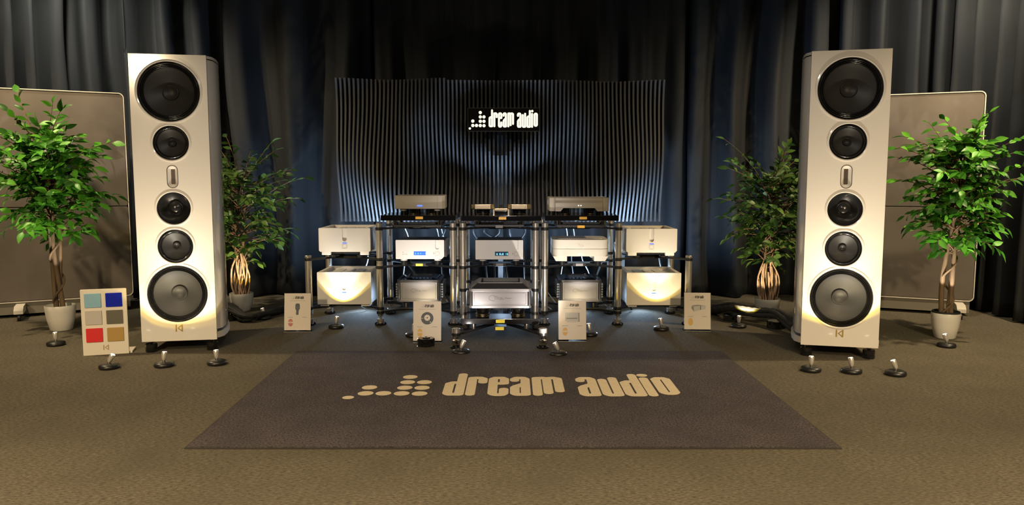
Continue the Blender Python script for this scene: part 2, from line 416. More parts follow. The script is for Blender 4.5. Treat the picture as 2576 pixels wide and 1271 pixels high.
def curtain(label, path, seed, amp=0.085, pitch=0.27, z0=0.015, z1=3.3, step=0.022):
    """gathered cloth hung along a path; folds of uneven width that wander and spread towards the floor"""
    rnd = random.Random(seed)
    pts = [Vector((p[0], p[1], 0)) for p in path]
    dense = []
    for a, b in zip(pts, pts[1:]):
        n = max(2, int((b - a).length / step))
        dense += [a.lerp(b, k / n) for k in range(n)]
    dense.append(pts[-1])
    n = len(dense); NZ = 26
    cum = [0.0]
    for a, b in zip(dense, dense[1:]): cum.append(cum[-1] + (b - a).length)
    # uneven fold phase
    ph = []; acc = 0.0
    for i in range(n):
        loc = pitch * (0.65 + 0.9 * (0.5 + 0.5 * mnoise.noise(Vector((cum[i] * 1.1, seed * 3.7, 0)))))
        acc += (cum[i] - cum[i - 1] if i else 0) / loc
        ph.append(acc)
    vs, fs = [], []
    for j in range(NZ + 1):
        t = j / NZ; z = z0 + (z1 - z0) * t
        for i in range(n):
            d = (dense[min(i + 1, n - 1)] - dense[max(i - 1, 0)]).normalized()
            nr = Vector((d.y, -d.x, 0))
            wob = 0.22 * mnoise.noise(Vector((cum[i] * 0.8, z * 0.55, seed)))
            p = ph[i] + wob
            s_ = sin(2 * pi * p)
            fold = (abs(s_) ** 0.6) * (1 if s_ > 0 else -1)
            a2 = amp * (0.45 + 0.9 * (0.5 + 0.5 * mnoise.noise(Vector((cum[i] * 0.9 + 9, z * 0.35, seed * 1.3)))))
            fine = 0.012 * sin(2 * pi * p * 2.7 + 1.5 * mnoise.noise(Vector((cum[i], z * 1.2, seed + 5)))) + 0.020 * mnoise.noise(Vector((cum[i] * 2.2, z * 1.6, seed + 2)))
            q = dense[i] + nr * (a2 * fold + fine)
            vs.append((q.x, q.y, z))
    for j in range(NZ):
        for i in range(n - 1):
            a = j * n + i
            fs.append((a, a + 1, a + n + 1, a + n))
    mb = MB(); mb.v = vs; mb.f = fs
    o = mb.build('curtain', M_curtain, smooth=True, ang=180, fix=False)
    sm = o.modifiers.new('thick', 'SOLIDIFY'); sm.thickness = 0.004
    return tag(o, label, 'curtain', 'dark drapes round the stage')
YC = 7.85
curtain('dark drape at the far left, behind the left grey partition', [(-4.72, 5.6), (-4.66, 7.1), (-4.4, 7.62), (-3.9, YC), (-2.95, YC)], 1, amp=0.17, pitch=0.30)
curtain('navy drape behind the small tree left of the slatted panel', [(-2.9, YC), (-1.45, YC)], 2, amp=0.12, pitch=0.40)
curtain('black drape directly behind the slatted wall panel', [(-1.4, YC), (1.75, YC)], 3, amp=0.05, pitch=0.40)
curtain('navy drape between the slatted panel and the right loudspeaker', [(1.8, YC), (3.25, YC)], 4, amp=0.13, pitch=0.36)
curtain('dark drape at the far right, behind the right grey partition', [(3.3, YC), (4.1, YC), (4.42, 7.62), (4.52, 7.0), (4.52, 5.3)], 5, amp=0.17, pitch=0.29)

# ---------------------------------------------------------------- rug
c = [floor_at(463, 1131), floor_at(2118, 1131), floor_at(1815, 886), floor_at(745, 886)]
rug = thing('rug', 'large dark grey rug with pale logo lettering on the floor', 'rug', ((c[0] + c[1] + c[2] + c[3]) / 4))
R0 = rug.location.copy()
cl = [p - R0 for p in c]
RT = 0.010
def inset(ps, k):
    m = (ps[0] + ps[1] + ps[2] + ps[3]) / 4
    return [m + (p - m) * k for p in ps]
pile = [(p.x, p.y) for p in inset(cl, 0.993)]
MB().prism(pile, 'z', 0.0, RT).build('pile', M_rug, rug, smooth=False)
ed = [(p.x, p.y) for p in cl]
mb = MB()
for i in range(4):
    a, b = ed[i], ed[(i + 1) % 4]; a2, b2 = pile[i], pile[(i + 1) % 4]
    mb.prism([a, b, b2, a2], 'z', 0.0, RT * 0.6)
mb.build('border', M_rugedge, rug, smooth=False)
lo = floor_at(1110, 1001); hi = floor_at(1718, 1001)
k_ = (hi.x - lo.x) / (2385 - 803)
logo_parts(rug, M_ruglogo, lambda x, y, h: (lo.x + (x - 803) * k_ - R0.x, lo.y - (y - 757) * k_ - R0.y, RT + 0.0015 + h))

# ---------------------------------------------------------------- loudspeakers
def driver(par, x, z, r, kind, depth):
    """round driver in the baffle, axis along -y; a thing part with sub-parts"""
    seg = 56
    ax = (0, 1, 0); org = (x, 0, z)
    def lat(prof, caps=False): return MB().lathe(prof, org, ax, seg, caps)
    ring = lat([(r + 0.016, 0.001), (r + 0.014, -0.004), (r + 0.006, -0.007), (r * 1.0, -0.004), (r * 0.995, 0.012)]).build('trim_ring', M_white, par)
    if kind == 'horn':
        b = lat([(r, 0.004), (r * 0.9, 0.020), (r * 0.7, 0.042), (r * 0.5, 0.060), (r * 0.42, 0.066)]).build('horn', M_horn, par)
        lat([(r * 0.42, 0.066), (r * 0.40, 0.060), (r * 0.36, 0.058)]).build('dome_ring', M_black, b)
        lat([(r * 0.36, 0.058), (r * 0.33, 0.046), (r * 0.22, 0.036), (r * 0.10, 0.031), (0.0008, 0.030)]).build('dome', M_horn, b)
        return
    prof = [(r, 0.004), (r * 0.975, -0.001), (r * 0.95, 0.003)]
    n = 3 if kind == 'woofer' else 1
    a, e = (0.945, 0.80) if kind == 'woofer' else (0.93, 0.78)
    for k in range(n):
        u0, u1 = a + (e - a) * k / n, a + (e - a) * (k + 1) / n
        for q in range(1, 7):
            t = q / 6
            prof.append((r * (u0 + (u1 - u0) * t), 0.006 - (0.010 if n == 3 else 0.012) * sin(pi * t)))
    sur = lat(prof).build('surround', M_rubber, par)
    cr = 0.25 if kind == 'woofer' else 0.21
    cp = []
    for q in range(9):
        t = q / 8
        cp.append((r * (e - 0.002 + (cr - e) * t), 0.008 + depth * (t ** 0.85)))
    con = lat(cp).build('cone', M_cone, par)
    lat([(r * cr * 1.03, depth + 0.006), (r * cr * 1.0, depth - 0.004), (r * cr * 0.93, depth - 0.006), (r * cr * 0.6, depth + 0.004), (r * cr * 0.3, depth + 0.009), (0.0008, depth + 0.010)]).build('dust_cap', M_cone, con)

def loudspeaker(pa, pb, s, label):
    """pa, pb: floor points under the left and right end of the front; s=+1 if the chamfered side is on the right"""
    d = pb - pa; W = d.length; rz = atan2(d.y, d.x)
    H0, H1 = 0.084, 2.092
    sp = thing('floor_loudspeaker', label, 'loudspeaker', (pa + pb) / 2, rz, None)
    hw = W / 2
    drv = [(1.838, 0.206, 'woofer', 0.055), (1.486, 0.119, 'mid', 0.035), (1.031, 0.113, 'horn', 0), (0.763, 0.119, 'mid', 0.035), (0.423, 0.204, 'woofer', 0.055)]
    holes = [circle(0, z, r * 1.0, 56) for z, r, _, _ in drv]
    RZ = 1.252
    holes.append(rrect(-0.036, 0.036, RZ - 0.078, RZ + 0.078, 0.034, 6))
    sheet_with_holes([(-hw, H0), (hw, H0), (hw, H1), (-hw, H1)], holes, 0.0, 0.03, 'front_baffle', M_white, sp, 0.005)
    # side walls: chamfer then boat-tail, both sides
    plan_r = [(hw, 0.03), (hw + 0.002, 0.034), (hw + 0.026, 0.085), (hw + 0.030, 0.20), (hw + 0.018, 0.34), (hw - 0.02, 0.50), (hw - 0.09, 0.66), (0, 0.70)]
    plan_l = [(-hw, 0.03), (-hw - 0.002, 0.034), (-hw + 0.002, 0.10), (-hw + 0.002, 0.20), (-hw + 0.01, 0.34), (-hw + 0.04, 0.50), (-hw + 0.10, 0.66), (0, 0.70)]
    plan = plan_r[:-1] + [(0, 0.70)] + plan_l[-2::-1]
    if s < 0: plan = [(-x, y) for x, y in plan]
    ZB, ZT = 0.155, 2.065
    bd = MB().prism(plan, 'z', ZB, ZT)
    bd.f.pop(len(plan) - 1)                      # open towards the drivers; the baffle closes it
    bd.build('cabinet_body', M_white, sp, ang=40)
    MB().prism([(x * 0.985, 0.03 + (y - 0.03) * 0.985) for x, y in plan], 'z', ZT, ZT + 0.008).build('top_gap', M_darkgap, sp, ang=40)
    MB().prism(plan, 'z', ZT + 0.008, H1).build('top_plate', M_white, sp, ang=40)
    pl = [(x * 1.03, 0.03 + (y - 0.03) * 1.03) for x, y in plan]
    MB().prism([(x * 0.98, 0.03 + (y - 0.03) * 0.98) for x, y in plan], 'z', 0.135, ZB).build('plinth_gap', M_darkgap, sp, ang=40)
    MB().prism(pl, 'z', H0 + 0.008, 0.135).build('plinth', M_cream, sp, ang=40)
    for z, r, kind, dp in drv:
        nm = {'woofer': 'woofer', 'mid': 'midrange_driver', 'horn': 'horn_tweeter'}[kind]
        e = bpy.data.objects.new(nm, None); e.empty_display_size = 0.05; COL.objects.link(e); e.parent = sp
        driver(e, 0, z, r, kind, dp)
    # ribbon tweeter
    e = bpy.data.objects.new('ribbon_tweeter', None); COL.objects.link(e); e.parent = sp
    sheet_with_holes(rrect(-0.037, 0.037, RZ - 0.079, RZ + 0.079, 0.035, 6), [rrect(-0.033, 0.033, RZ - 0.075, RZ + 0.075, 0.031, 6)], -0.0015, 0.012, 'seam', M_darkgap, e)
    mb = MB()
    o_, i_ = rrect(-0.033, 0.033, RZ - 0.075, RZ + 0.075, 0.030, 6), rrect(-0.013, 0.013, RZ - 0.052, RZ + 0.052, 0.002, 6)
    n = len(o_)
    mb.add([(x, 0.0, z) for x, z in o_] + [(x, 0.022, z) for x, z in i_], [(k, (k + 1) % n, n + (k + 1) % n, n + k) for k in range(n)])
    mb.build('flare', M_white, e)
    MB().box(-0.0135, 0.0135, 0.021, 0.025, RZ - 0.053, RZ + 0.053).build('ribbon', mat('ribbon', (0.035, 0.018, 0.012), 0.35), e, smooth=False)
    maker_mark(MB(), 0, 0.176, 0.050, -0.0002).build('maker_mark', M_gold, sp, smooth=False)
    for fx in (-hw + 0.045, hw - 0.045):
        for fy in (0.06, 0.56):
            k = 1 if fy < 0.3 else 0.75
            f = MB().lathe([(0.038, 0.0), (0.040, 0.004), (0.040, 0.024), (0.037, 0.026), (0.037, 0.030), (0.040, 0.032), (0.040, 0.056), (0.037, 0.060)], (fx * k, fy, 0), seg=28).build('foot', M_gloss, sp)
            MB().lathe([(0.010, 0.06), (0.013, 0.068), (0.010, 0.074), (0.010, H0 + 0.012)], (fx * k, fy, 0), seg=16).build('foot_stem', M_chrome, f)
    return sp
def gp(px, py, Y):
    x, z = at(px, py, Y); return Vector((x, Y, 0))
SL = loudspeaker(gp(357, 862, 5.27), gp(546, 856, 5.36), 1, 'tall glossy white loudspeaker beside the colour sample board, left of the racks')
SR = loudspeaker(gp(2014, 870, 5.19), gp(2209, 880, 5.07), -1, 'tall glossy white loudspeaker right of the racks, in front of the right partition')

# ---------------------------------------------------------------- acoustic partitions
def partition(pa, pb, ztop, label, edge_right):
    d = pb - pa; W = d.length; rz = atan2(d.y, d.x)
    t = thing('partition_panel', label, 'partition', (pa + pb) / 2, rz, None)
    hw = W / 2; zb = 0.135
    zm = 0.98
    for z0, z1 in ((zb + 0.012, zm - 0.003), (zm + 0.003, ztop - 0.012)):
        MB().prism(rrect(-hw + 0.009, hw - 0.009, z0, z1, 0.02, 3), 'y', -0.028, 0.028).build('fabric_panel', M_fabric, t, bev=0.006)
    sheet_with_holes(rrect(-hw, hw, zb, ztop, 0.045, 6), [rrect(-hw + 0.008, hw - 0.008, zb + 0.008, ztop - 0.008, 0.038, 6)], -0.035, 0.035, 'edge_frame', M_frame, t)
    MB().box(-hw + 0.03, hw - 0.03, -0.02, 0.02, 0.03, zb).build('skirt', mat('skirt_grey', (0.16, 0.145, 0.115), 0.8), t, smooth=False)
    for x in (-hw + 0.3, hw - 0.12):
        ft = MB().prism([(-0.26, 0.065), (0.26, 0.065), (0.26, 0.095), (0.2, 0.125), (-0.2, 0.125), (-0.26, 0.095)], 'x', x - 0.035, x + 0.035).build('foot_bar', M_frame, t)
        for y in (-0.22, 0.22):
            MB().lathe([(0.028, -0.012), (0.032, -0.008), (0.032, 0.008), (0.028, 0.012)], (x, y, 0.032), (1, 0, 0), 18).build('caster', M_black, ft)
            MB().lathe([(0.012, 0.055), (0.012, 0.068)], (x, y, 0), seg=10).build('caster_stem', M_steel, ft)
    return t
pb = Vector((-3.52, 7.05, 0)); pa = Vector((-4.62, 6.52, 0))
partition(Vector((*[at(-60, 600, 6.55)[0]], 6.55, 0)), Vector((at(329, 600, 7.1)[0], 7.1, 0)), 2.02, 'grey fabric partition with a white edge, behind the leafy tree at far left', True)
partition(Vector((at(2090, 600, 7.2)[0], 7.2, 0)), Vector((at(2458, 600, 6.72)[0], 6.72, 0)), 2.0, 'grey fabric partition with rounded white edge, behind the leafy tree at far right', True)

# ---------------------------------------------------------------- slatted wall panel and lit sign
NS = 80
xl, zt = at(836, 194, 7.10); xr, _ = at(1679, 194, 7.10); zb_ = at(1288, 561, 7.10)[1]
diff = thing('slatted_wall_panel', 'wide black acoustic panel of wavy vertical slats behind the racks', 'wall panel', ((xl + xr) / 2, 7.40, 0))
def wave(x, z):
    """how far the slat edge stands out from the backing at this place"""
    r1 = sqrt((x - 0.0) ** 2 + ((z - 2.02) * 1.15) ** 2)
    r2 = sqrt((abs(x) - 0.98) ** 2 * 1.1 + ((z - 1.55) * 0.62) ** 2)
    u = 0.205 + 0.085 * cos(2 * pi * r1 / 0.95 + 2.6) + 0.065 * cos(2 * pi * r2 / 1.05) 
    edge = max(0.0, (abs(x) - 0.85) / 0.75)
    u += edge * 0.06 * sin((z - 0.85) * 4.2) 
    g = 1 / (1 + math.exp((abs(x) - 0.62) / 0.07)) / (1 + math.exp((1.30 - z) / 0.07))
    lim = 0.37 - 0.08 * g
    return max(0.05, min(lim, u - 0.04 * g))
NZS = 36
pitch_ = (xr - xl - 0.02) / (NS - 1)
for i in range(NS):
    x = -(xr - xl) / 2 + 0.01 + i * pitch_
    dz = 0.018 if i < 27 else 0.0
    z0, z1 = zb_, zt + dz - 0.012
    hw = 0.0085
    poly = [(0.0, z0), (0.0, z1)]
    fr = []
    for k in range(NZS + 1):
        z = z1 + (z0 - z1) * k / NZS
        fr.append((-wave(x, z), z))
    mb = MB(); n = len(fr)
    vs = [(x - hw, y, z) for y, z in fr] + [(x + hw, y, z) for y, z in fr] + [(x - hw, 0, z) for y, z in fr] + [(x + hw, 0, z) for y, z in fr]
    fs = []
    for k in range(n - 1):
        fs += [(k, k + 1, n + k + 1, n + k), (k, 2 * n + k, 2 * n + k + 1, k + 1), (n + k, n + k + 1, 3 * n + k + 1, 3 * n + k)]
    fs += [(0, n, 3 * n, 2 * n), (n - 1, 3 * n - 1, 4 * n - 1, 2 * n - 1)]
    mb.add(vs, fs).build('slat', M_slat, diff, smooth=False, fix=False)
MB().box(-(xr - xl) / 2, (xr - xl) / 2, 0.0, 0.012, zb_ + 0.02, zt - 0.01).build('backing_board', M_slatback, diff, smooth=False)
for x in (-1.2, 0.0, 1.2):
    lg = MB().box(x - 0.025, x + 0.025, 0.012, 0.05, 0.012, zb_ + 0.8).build('support_leg', M_black, diff, smooth=False)
    MB().box(x - 0.04, x + 0.04, -0.2, 0.26, 0.0, 0.012).build('leg_foot', M_black, lg, smooth=False)

x0, z1 = at(1176, 271, 6.98); x1, z0 = at(1358, 331, 6.98)
sign = thing('lit_sign', 'black lightbox sign with glowing white lettering hung on the slats', 'sign', ((x0 + x1) / 2, 6.98, z0))
sw, sh = (x1 - x0), (z1 - z0)
MB().prism(rrect(-sw / 2, sw / 2, 0, sh, 0.006, 3), 'y', 0.0, 0.09).build('case', M_gloss, sign, bev=0.003)
sheet_with_holes(rrect(-sw / 2, sw / 2, 0, sh, 0.006, 3), [rrect(-sw / 2 + 0.006, sw / 2 - 0.006, 0.006, sh - 0.006, 0.003, 3)], -0.003, 0.0, 'rim', mat('sign_rim', (0.05, 0.05, 0.05), 0.3), sign)
ks = sw / 2320
logo_parts(sign, M_sign, lambda x, y, h: (-sw / 2 + (x - 128) * ks, -0.004 - h, sh - (y - 135) * ks))
for xx in (-0.2, 0.2):
    MB().box(xx - 0.015, xx + 0.015, 0.09, 0.40, sh * 0.45, sh * 0.55).build('bracket', M_black, sign, smooth=False)

# ---------------------------------------------------------------- racks
YP, YR = 6.33, 6.86
YM = (YP + YR) / 2
RACKX = {'L': (-1.116, -0.496), 'C': (-0.413, 0.197), 'R': (0.277, 0.896)}
POST_R = 0.0275
def post_mesh(mb, x, y, z0, z1, joints):
    prof = [(POST_R * 0.9, z0), (POST_R, z0 + 0.003)]
    for j in joints:
        if z0 < j < z1: prof += [(POST_R, j - 0.004), (POST_R * 0.86, j - 0.002), (POST_R * 0.86, j + 0.002), (POST_R, j + 0.004)]
    prof += [(POST_R, z1 - 0.003), (POST_R * 0.92, z1)]
    return mb.lathe(prof, (x, y, 0), seg=28)
def foot_parts(root, x, y, ztop):
    """spike foot standing in a black disc"""
    f = MB().lathe([(0.046, 0.0), (0.050, 0.004), (0.050, 0.012), (0.044, 0.018)], (x, y, 0), seg=28).build('foot_disc', M_gloss, root)
    MB().lathe([(0.029, 0.018), (0.030, 0.021), (0.030, 0.050), (0.027, 0.053)], (x, y, 0), seg=24).build('spike_cup', M_steel, f)
    MB().lathe([(0.004, 0.050), (0.010, 0.060), (0.014, 0.072), (0.025, 0.078), (0.025, ztop)], (x, y, 0), seg=20).build('spike', M_chrome, f)
def arms_level(root, corners, z, ctr=None, wd=0.034, ht=0.016, label=None):
    cx = sum(p[0] for p in corners) / len(corners); cy = sum(p[1] for p in corners) / len(corners)
    if ctr: cx, cy = ctr
    for x, y in corners:
        MB().lathe([(POST_R + 0.001, z - 0.014), (POST_R + 0.005, z - 0.012), (POST_R + 0.005, z + 0.010), (POST_R + 0.001, z + 0.012)], (x, y, 0), seg=24).build('clamp', M_black, root)
        dx, dy = cx - x, cy - y; L = sqrt(dx * dx + dy * dy)
        MB().bar((x + dx / L * POST_R, y + dy / L * POST_R, z), (cx - dx / L * 0.04, cy - dy / L * 0.04, z), wd, ht).build('arm', M_black, root, bev=0.004)
    MB().prism(rrect(cx - 0.10, cx + 0.10, cy - 0.07, cy + 0.07, 0.03, 4), 'z', z - 0.016, z + 0.012).build('hub', M_black, root, bev=0.003)
    return cx, cy
def badge(par, name, m, cx, y, z, w_=0.062, h_=0.022):
    return MB().prism(rrect(cx - w_ / 2, cx + w_ / 2, z - h_ / 2, z + h_ / 2, 0.003, 2), 'y', y - 0.003, y).build(name, m, par, smooth=False)
ZTOP, ZMID, ZLOW = 0.818, 0.492, 0.108
JO = (0.505, 0.150, 0.545)
racks = {}
RL = {'L': ('equipment rack of steel posts holding the boxes second from the left', 'left'),
      'C': ('equipment rack of steel posts in the middle, below the lit sign', 'mid'),
      'R': ('equipment rack of steel posts holding the boxes second from the right', 'right')}
for key, (xa, xb) in RACKX.items():
    rk = thing('equipment_rack', RL[key][0], 'rack', (0, 0, 0), 0, 'steel post racks')
    rk.location = ((xa + xb) / 2, YM, 0)
    ox, oy = rk.location.x, rk.location.y
    cs = [(xa - ox, YP - oy), (xb - ox, YP - oy), (xa - ox, YR - oy), (xb - ox, YR - oy)]
    for x, y in cs:
        foot_parts(rk, x, y, 0.092)
        post_mesh(MB(), x, y, 0.092, 0.868, (0.155, 0.53)).build('post', M_steel, rk)
    for z in (ZTOP, ZMID) + ((ZLOW,) if key != 'C' else (0.30,)):
        arms_level(rk, cs, z)
    # top shelf plate on standoffs above the top arms
    zp = {'L': 0.892, 'C': 0.888, 'R': 0.890}[key]
    px0, px1 = {'L': (957, 1146), 'C': (1160, 1362), 'R': (1371, 1557)}[key]
    X0, X1 = at(px0, 545, 6.22)[0] - ox, at(px1, 545, 6.22)[0] - ox
    pl = MB().box(X0, X1, 6.22 - oy, 6.78 - oy, zp, zp + 0.045).build('shelf_plate', M_gloss, rk, smooth=False, bev=0.004)
    badge(pl, 'brand_sticker', M_amber, (X0 + X1) / 2 + 0.01, 6.22 - oy, zp + 0.023)
    for x in (-0.19, 0.19):
        for y in (-0.165, 0.165):
            MB().cyl(0.022, ZTOP + 0.004, zp, x, y).build('standoff', M_chrome, rk)
    MB().box(-0.21, 0.21, -0.19, 0.19, ZTOP + 0.008, ZTOP + 0.030).build('shelf_frame', M_black, rk, smooth=False, bev=0.004)
    MB().box(-0.155, 0.155, -0.20, -0.185, ZTOP + 0.036, ZTOP + 0.050).build('comb_strip', M_alud, rk, smooth=False)
    hb = {'L': M_black, 'C': M_greyl, 'R': M_amber}[key]
    badge(rk, 'front_badge', hb, 0, -0.19, ZTOP + 0.012)
    hb = {'L': M_yellow, 'C': M_greyl, 'R': M_greyl}[key]
    badge(rk, 'front_badge', hb, 0, -0.071, ZMID - 0.002)
    racks[key] = rk
XOL, XOR = -1.718, 1.490
for key, xs, other, lab in (('OL', XOL, -1.116, 'low rack at the left end with one short steel post, holding two white amplifiers'),
                            ('OR', XOR, 0.896, 'low rack at the right end with one short steel post, holding two cream amplifiers')):
    rk = thing('equipment_rack', lab, 'rack', ((xs + other) / 2, YM, 0), 0, 'steel post racks')
    ox = rk.location.x
    xr2 = xs * 0.975
    own = [(xs - ox, YP - YM), (xr2 - ox, YR - YM)]
    for x, y in own:
        foot_parts(rk, x, y, 0.092)
        post_mesh(MB(), x, y, 0.092, 0.592, (0.155,)).build('post', M_steel, rk)
    cs = own + [(other - ox, YP - YM), (other - ox, YR - YM)]
    for z in (0.560, ZLOW + 0.034): arms_level(rk, cs, z)
    badge(rk, 'front_badge', M_black if key == 'OL' else M_blackmat, 0, -0.071, 0.560)
    if key == 'OR': badge(rk, 'front_badge', M_amber, -0.06, -0.071, ZLOW + 0.046)
    racks[key] = rk
def pad(key, x, y, z0, z1, r=0.026):
    rk = racks[key]
    MB().lathe([(r, z0), (r, z1 - 0.002), (r * 0.9, z1)], (x - rk.location.x, y - rk.location.y, 0), seg=20).build('support_pad', M_black, rk)

# ---------------------------------------------------------------- hi-fi components
def slot_panel(par, w_, h_, sx, sw_, sh_, m, y0=0.0, y1=0.018, cut=(0, 0), name='front_panel', rim=0.004):
    """front plate (x centred, z from 0) with a round-ended finger groove running down from its top edge; cut = bottom corner cuts (left, right)"""
    x0, x1 = -w_ / 2, w_ / 2
    arc = [(sx + sw_ / 2 * cos(a), h_ - sh_ + sw_ / 2 + sw_ / 2 * sin(a)) for a in [pi + pi * k / 8 for k in range(9)]]
    poly = [(x0 + max(cut[0], rim), 0), (x1 - max(cut[1], rim), 0), (x1, max(cut[1], rim)), (x1, h_ - rim), (x1 - rim, h_), (sx + sw_ / 2, h_)] + arc[::-1] + [(sx - sw_ / 2, h_), (x0 + rim, h_), (x0, h_ - rim), (x0, max(cut[0], rim))]
    p = sheet_with_holes(poly, [], y0, y1, name, m, par)
    # rounded gutter behind the groove
    mb = MB(); n = 8
    for k in range(n):
        a0, a1 = pi * k / n, pi * (k + 1) / n
        xa, ya = sx - sw_ / 2 * cos(a0), y0 + 0.0045 + 0.004 * sin(a0); xb, yb = sx - sw_ / 2 * cos(a1), y0 + 0.0045 + 0.004 * sin(a1)
        zl = h_ - sh_ + sw_ / 2
        za, zc = zl - sw_ / 2 * sin(a0), zl - sw_ / 2 * sin(a1)
        mb.add([(xa, ya, za), (xb, yb, zc), (xb, yb, h_ - 0.001), (xa, ya, h_ - 0.001)], [(0, 1, 2, 3)])
    mb.build('finger_groove', m, p)
    return p
def foot_block(par, xs, ys, z0, z1, m, r=0.03, name='foot'):
    for x in xs:
        for y in ys:
            MB().lathe([(r * 0.9, z0), (r, z0 + 0.004), (r, z1)], (x, y, 0), seg=24).build(name, m, par)
def comp(name, label, cat, px0, px1, pyt, pyb, Y, depth, foot, group=None):
    X0, zt = at(px0, pyt, Y); X1, _ = at(px1, pyt, Y); _, zb = at(px0, pyb, Y)
    t = thing(name, label, cat, ((X0 + X1) / 2, Y, zb - foot), 0, group)
    return t, X1 - X0, zt - zb, foot      # local: z=0 is the underside of the feet, box starts at z=foot
def ring_mark(par, x, z, r, y, m, sq=True):
    mb = MB()
    o_, i_ = circle(x, z, r, 20), circle(x, z, r * 0.82, 20)
    mb.add([(a, y, b) for a, b in o_] + [(a, y, b) for a, b in i_], [(k, (k + 1) % 20, 20 + (k + 1) % 20, 20 + k) for k in range(20)])
    if sq:
        q = r * 1.15; e = r * 0.10
        for a in ((-q, q, -q, -q + e), (-q, q, q - e, q), (-q, -q + e, -q, q), (q - e, q, -q, q)):
            mb.add([(x + a[0], y, z + a[2]), (x + a[1], y, z + a[2]), (x + a[1], y, z + a[3]), (x + a[0], y, z + a[3])], [(0, 1, 2, 3)])
    return mb.build('engraved_mark', m, par, smooth=False, fix=False)
M_engr = mat('engraving', (0.52, 0.48, 0.44), 0.5)

def power_amp(label, px0, px1, pyt, pyb, Y, depth, foot, key, m, side, group, cut, floor_z):
    t, W, H, f = comp('power_amplifier', label, 'amplifier', px0, px1, pyt, pyb, Y, depth, foot, group)
    e = bpy.data.objects.new('case', None)
    body = MB()
    hw = W / 2
    # open-topped case: walls, a sunken lid with raised rim and ribs
    body.prism([(-hw + 0.004, 0.0185), (hw - 0.004, 0.0185), (hw - 0.004, depth), (-hw + 0.004, depth)], 'z', f + 0.004, f + H - 0.030)
    b = body.build('case', m, t, bev=0.003)
    rim = MB(); zt = f + H
    for a in ((-hw + 0.004, hw - 0.004, 0.0185, 0.05), (-hw + 0.004, hw - 0.004, depth - 0.03, depth), (-hw + 0.004, -hw + 0.034, 0.05, depth - 0.03), (hw - 0.034, hw - 0.004, 0.05, depth - 0.03)):
        rim.box(a[0], a[1], a[2], a[3], zt - 0.030, zt - 0.001)
    rim.build('lid_rim', m, b, smooth=False)
    for k in range(3):
        xx = -hw + 0.10 + k * (W - 0.2) / 3
        MB().prism(rrect(xx, xx + (W - 0.2) / 3 - 0.012, 0.08, depth - 0.06, 0.02, 3), 'z', zt - 0.030, zt - 0.016).build('lid_rib', m, b, bev=0.004)
    p = slot_panel(t, W, H, 0, 0.036, H * 0.56, m, cut=cut)
    p.location.z = f
    MB().prism(rrect(-0.019, 0.019, f + H * 0.355, f + H * 0.385, 0.003, 2), 'y', -0.0012, 0.0).build('power_led', M_blueled, t, smooth=False)
    ring_mark(t, 0, f + H * 0.24, 0.019, -0.0006, M_engr)
    for x in (-hw + 0.055, hw - 0.055):
        for y in (0.07, depth - 0.07):
            MB().box(x - 0.038, x + 0.038, y - 0.05, y + 0.05, 0.0, f + 0.004).build('foot', m, t, smooth=False, bev=0.004)
            pad(key, t.location.x + x * 0.72, t.location.y + y, floor_z, t.location.z, 0.030)
    MB().box(-0.12, 0.12, 0.05, depth - 0.05, f - 0.02, f + 0.004).build('underside_tray', M_black, t, smooth=False)
    return t
power_amp('white power amplifier on the upper shelf of the left end rack', 801, 931, 574, 634, 6.36, 0.46, 0.028, 'OL', M_whitesat, 1, 'white and cream power amplifiers', (0.012, 0.012), 0.568)
power_amp('taller white power amplifier on the bottom shelf of the left end rack', 797, 933, 685, 766, 6.36, 0.46, 0.020, 'OL', M_whitesat, 1, 'white and cream power amplifiers', (0, 0), 0.150)
power_amp('cream power amplifier on the upper shelf of the right end rack', 1576, 1704, 576, 636, 6.36, 0.46, 0.028, 'OR', M_cream, -1, 'white and cream power amplifiers', (0.016, 0.016), 0.568)
power_amp('taller cream power amplifier on the bottom shelf of the right end rack', 1577, 1714, 687, 768, 6.36, 0.46, 0.020, 'OR', M_cream, -1, 'white and cream power amplifiers', (0, 0), 0.150)

def seg_text(par, txt, x0, z0, h, y, m, name='display_text'):
    """simple dot-stroke numerals on a display"""
    SEG = {'6': [[(1, 0), (0, 0.1), (0, 1), (1, 1), (1, .5), (0, .5)]], '8': [[(0, 0), (1, 0), (1, 1), (0, 1), (0, 0)], [(0, .5), (1, .5)]],
           'M': [[(0, 1), (0, 0), (.5, .6), (1, 0), (1, 1)]], 'L': [[(0, 0), (0, 1), (1, 1)]], '1': [[(.5, 0), (.5, 1)]], '5': [[(1, 0), (0, 0), (0, .5), (1, .5), (1, 1), (0, 1)]],
           'B': [[(0, 0), (1, .2), (0, .5), (1, .75), (0, 1), (0, 0)]], ':': [[(.5, .25), (.5, .3)], [(.5, .75), (.5, .8)]], '-': [[(0, .5), (1, .5)]], 'V': [[(0, 0), (.5, 1), (1, 0)]], 'O': [[(0, 0), (1, 0), (1, 1), (0, 1), (0, 0)]]}
    mb = MB(); x = x0
    for ch in txt:
        if ch != ' ':
            st = [[(px, py) for px, py in l] for l in SEG[ch]]
            stroke_mesh(mb, st, 0.2, lambda a, b, hh, x=x: (x + a * h * 0.55, y - hh * 0.5, z0 + h - b * h), seg=6)
        x += h * 0.85
    return mb.build(name, m, par, smooth=False, fix=False)

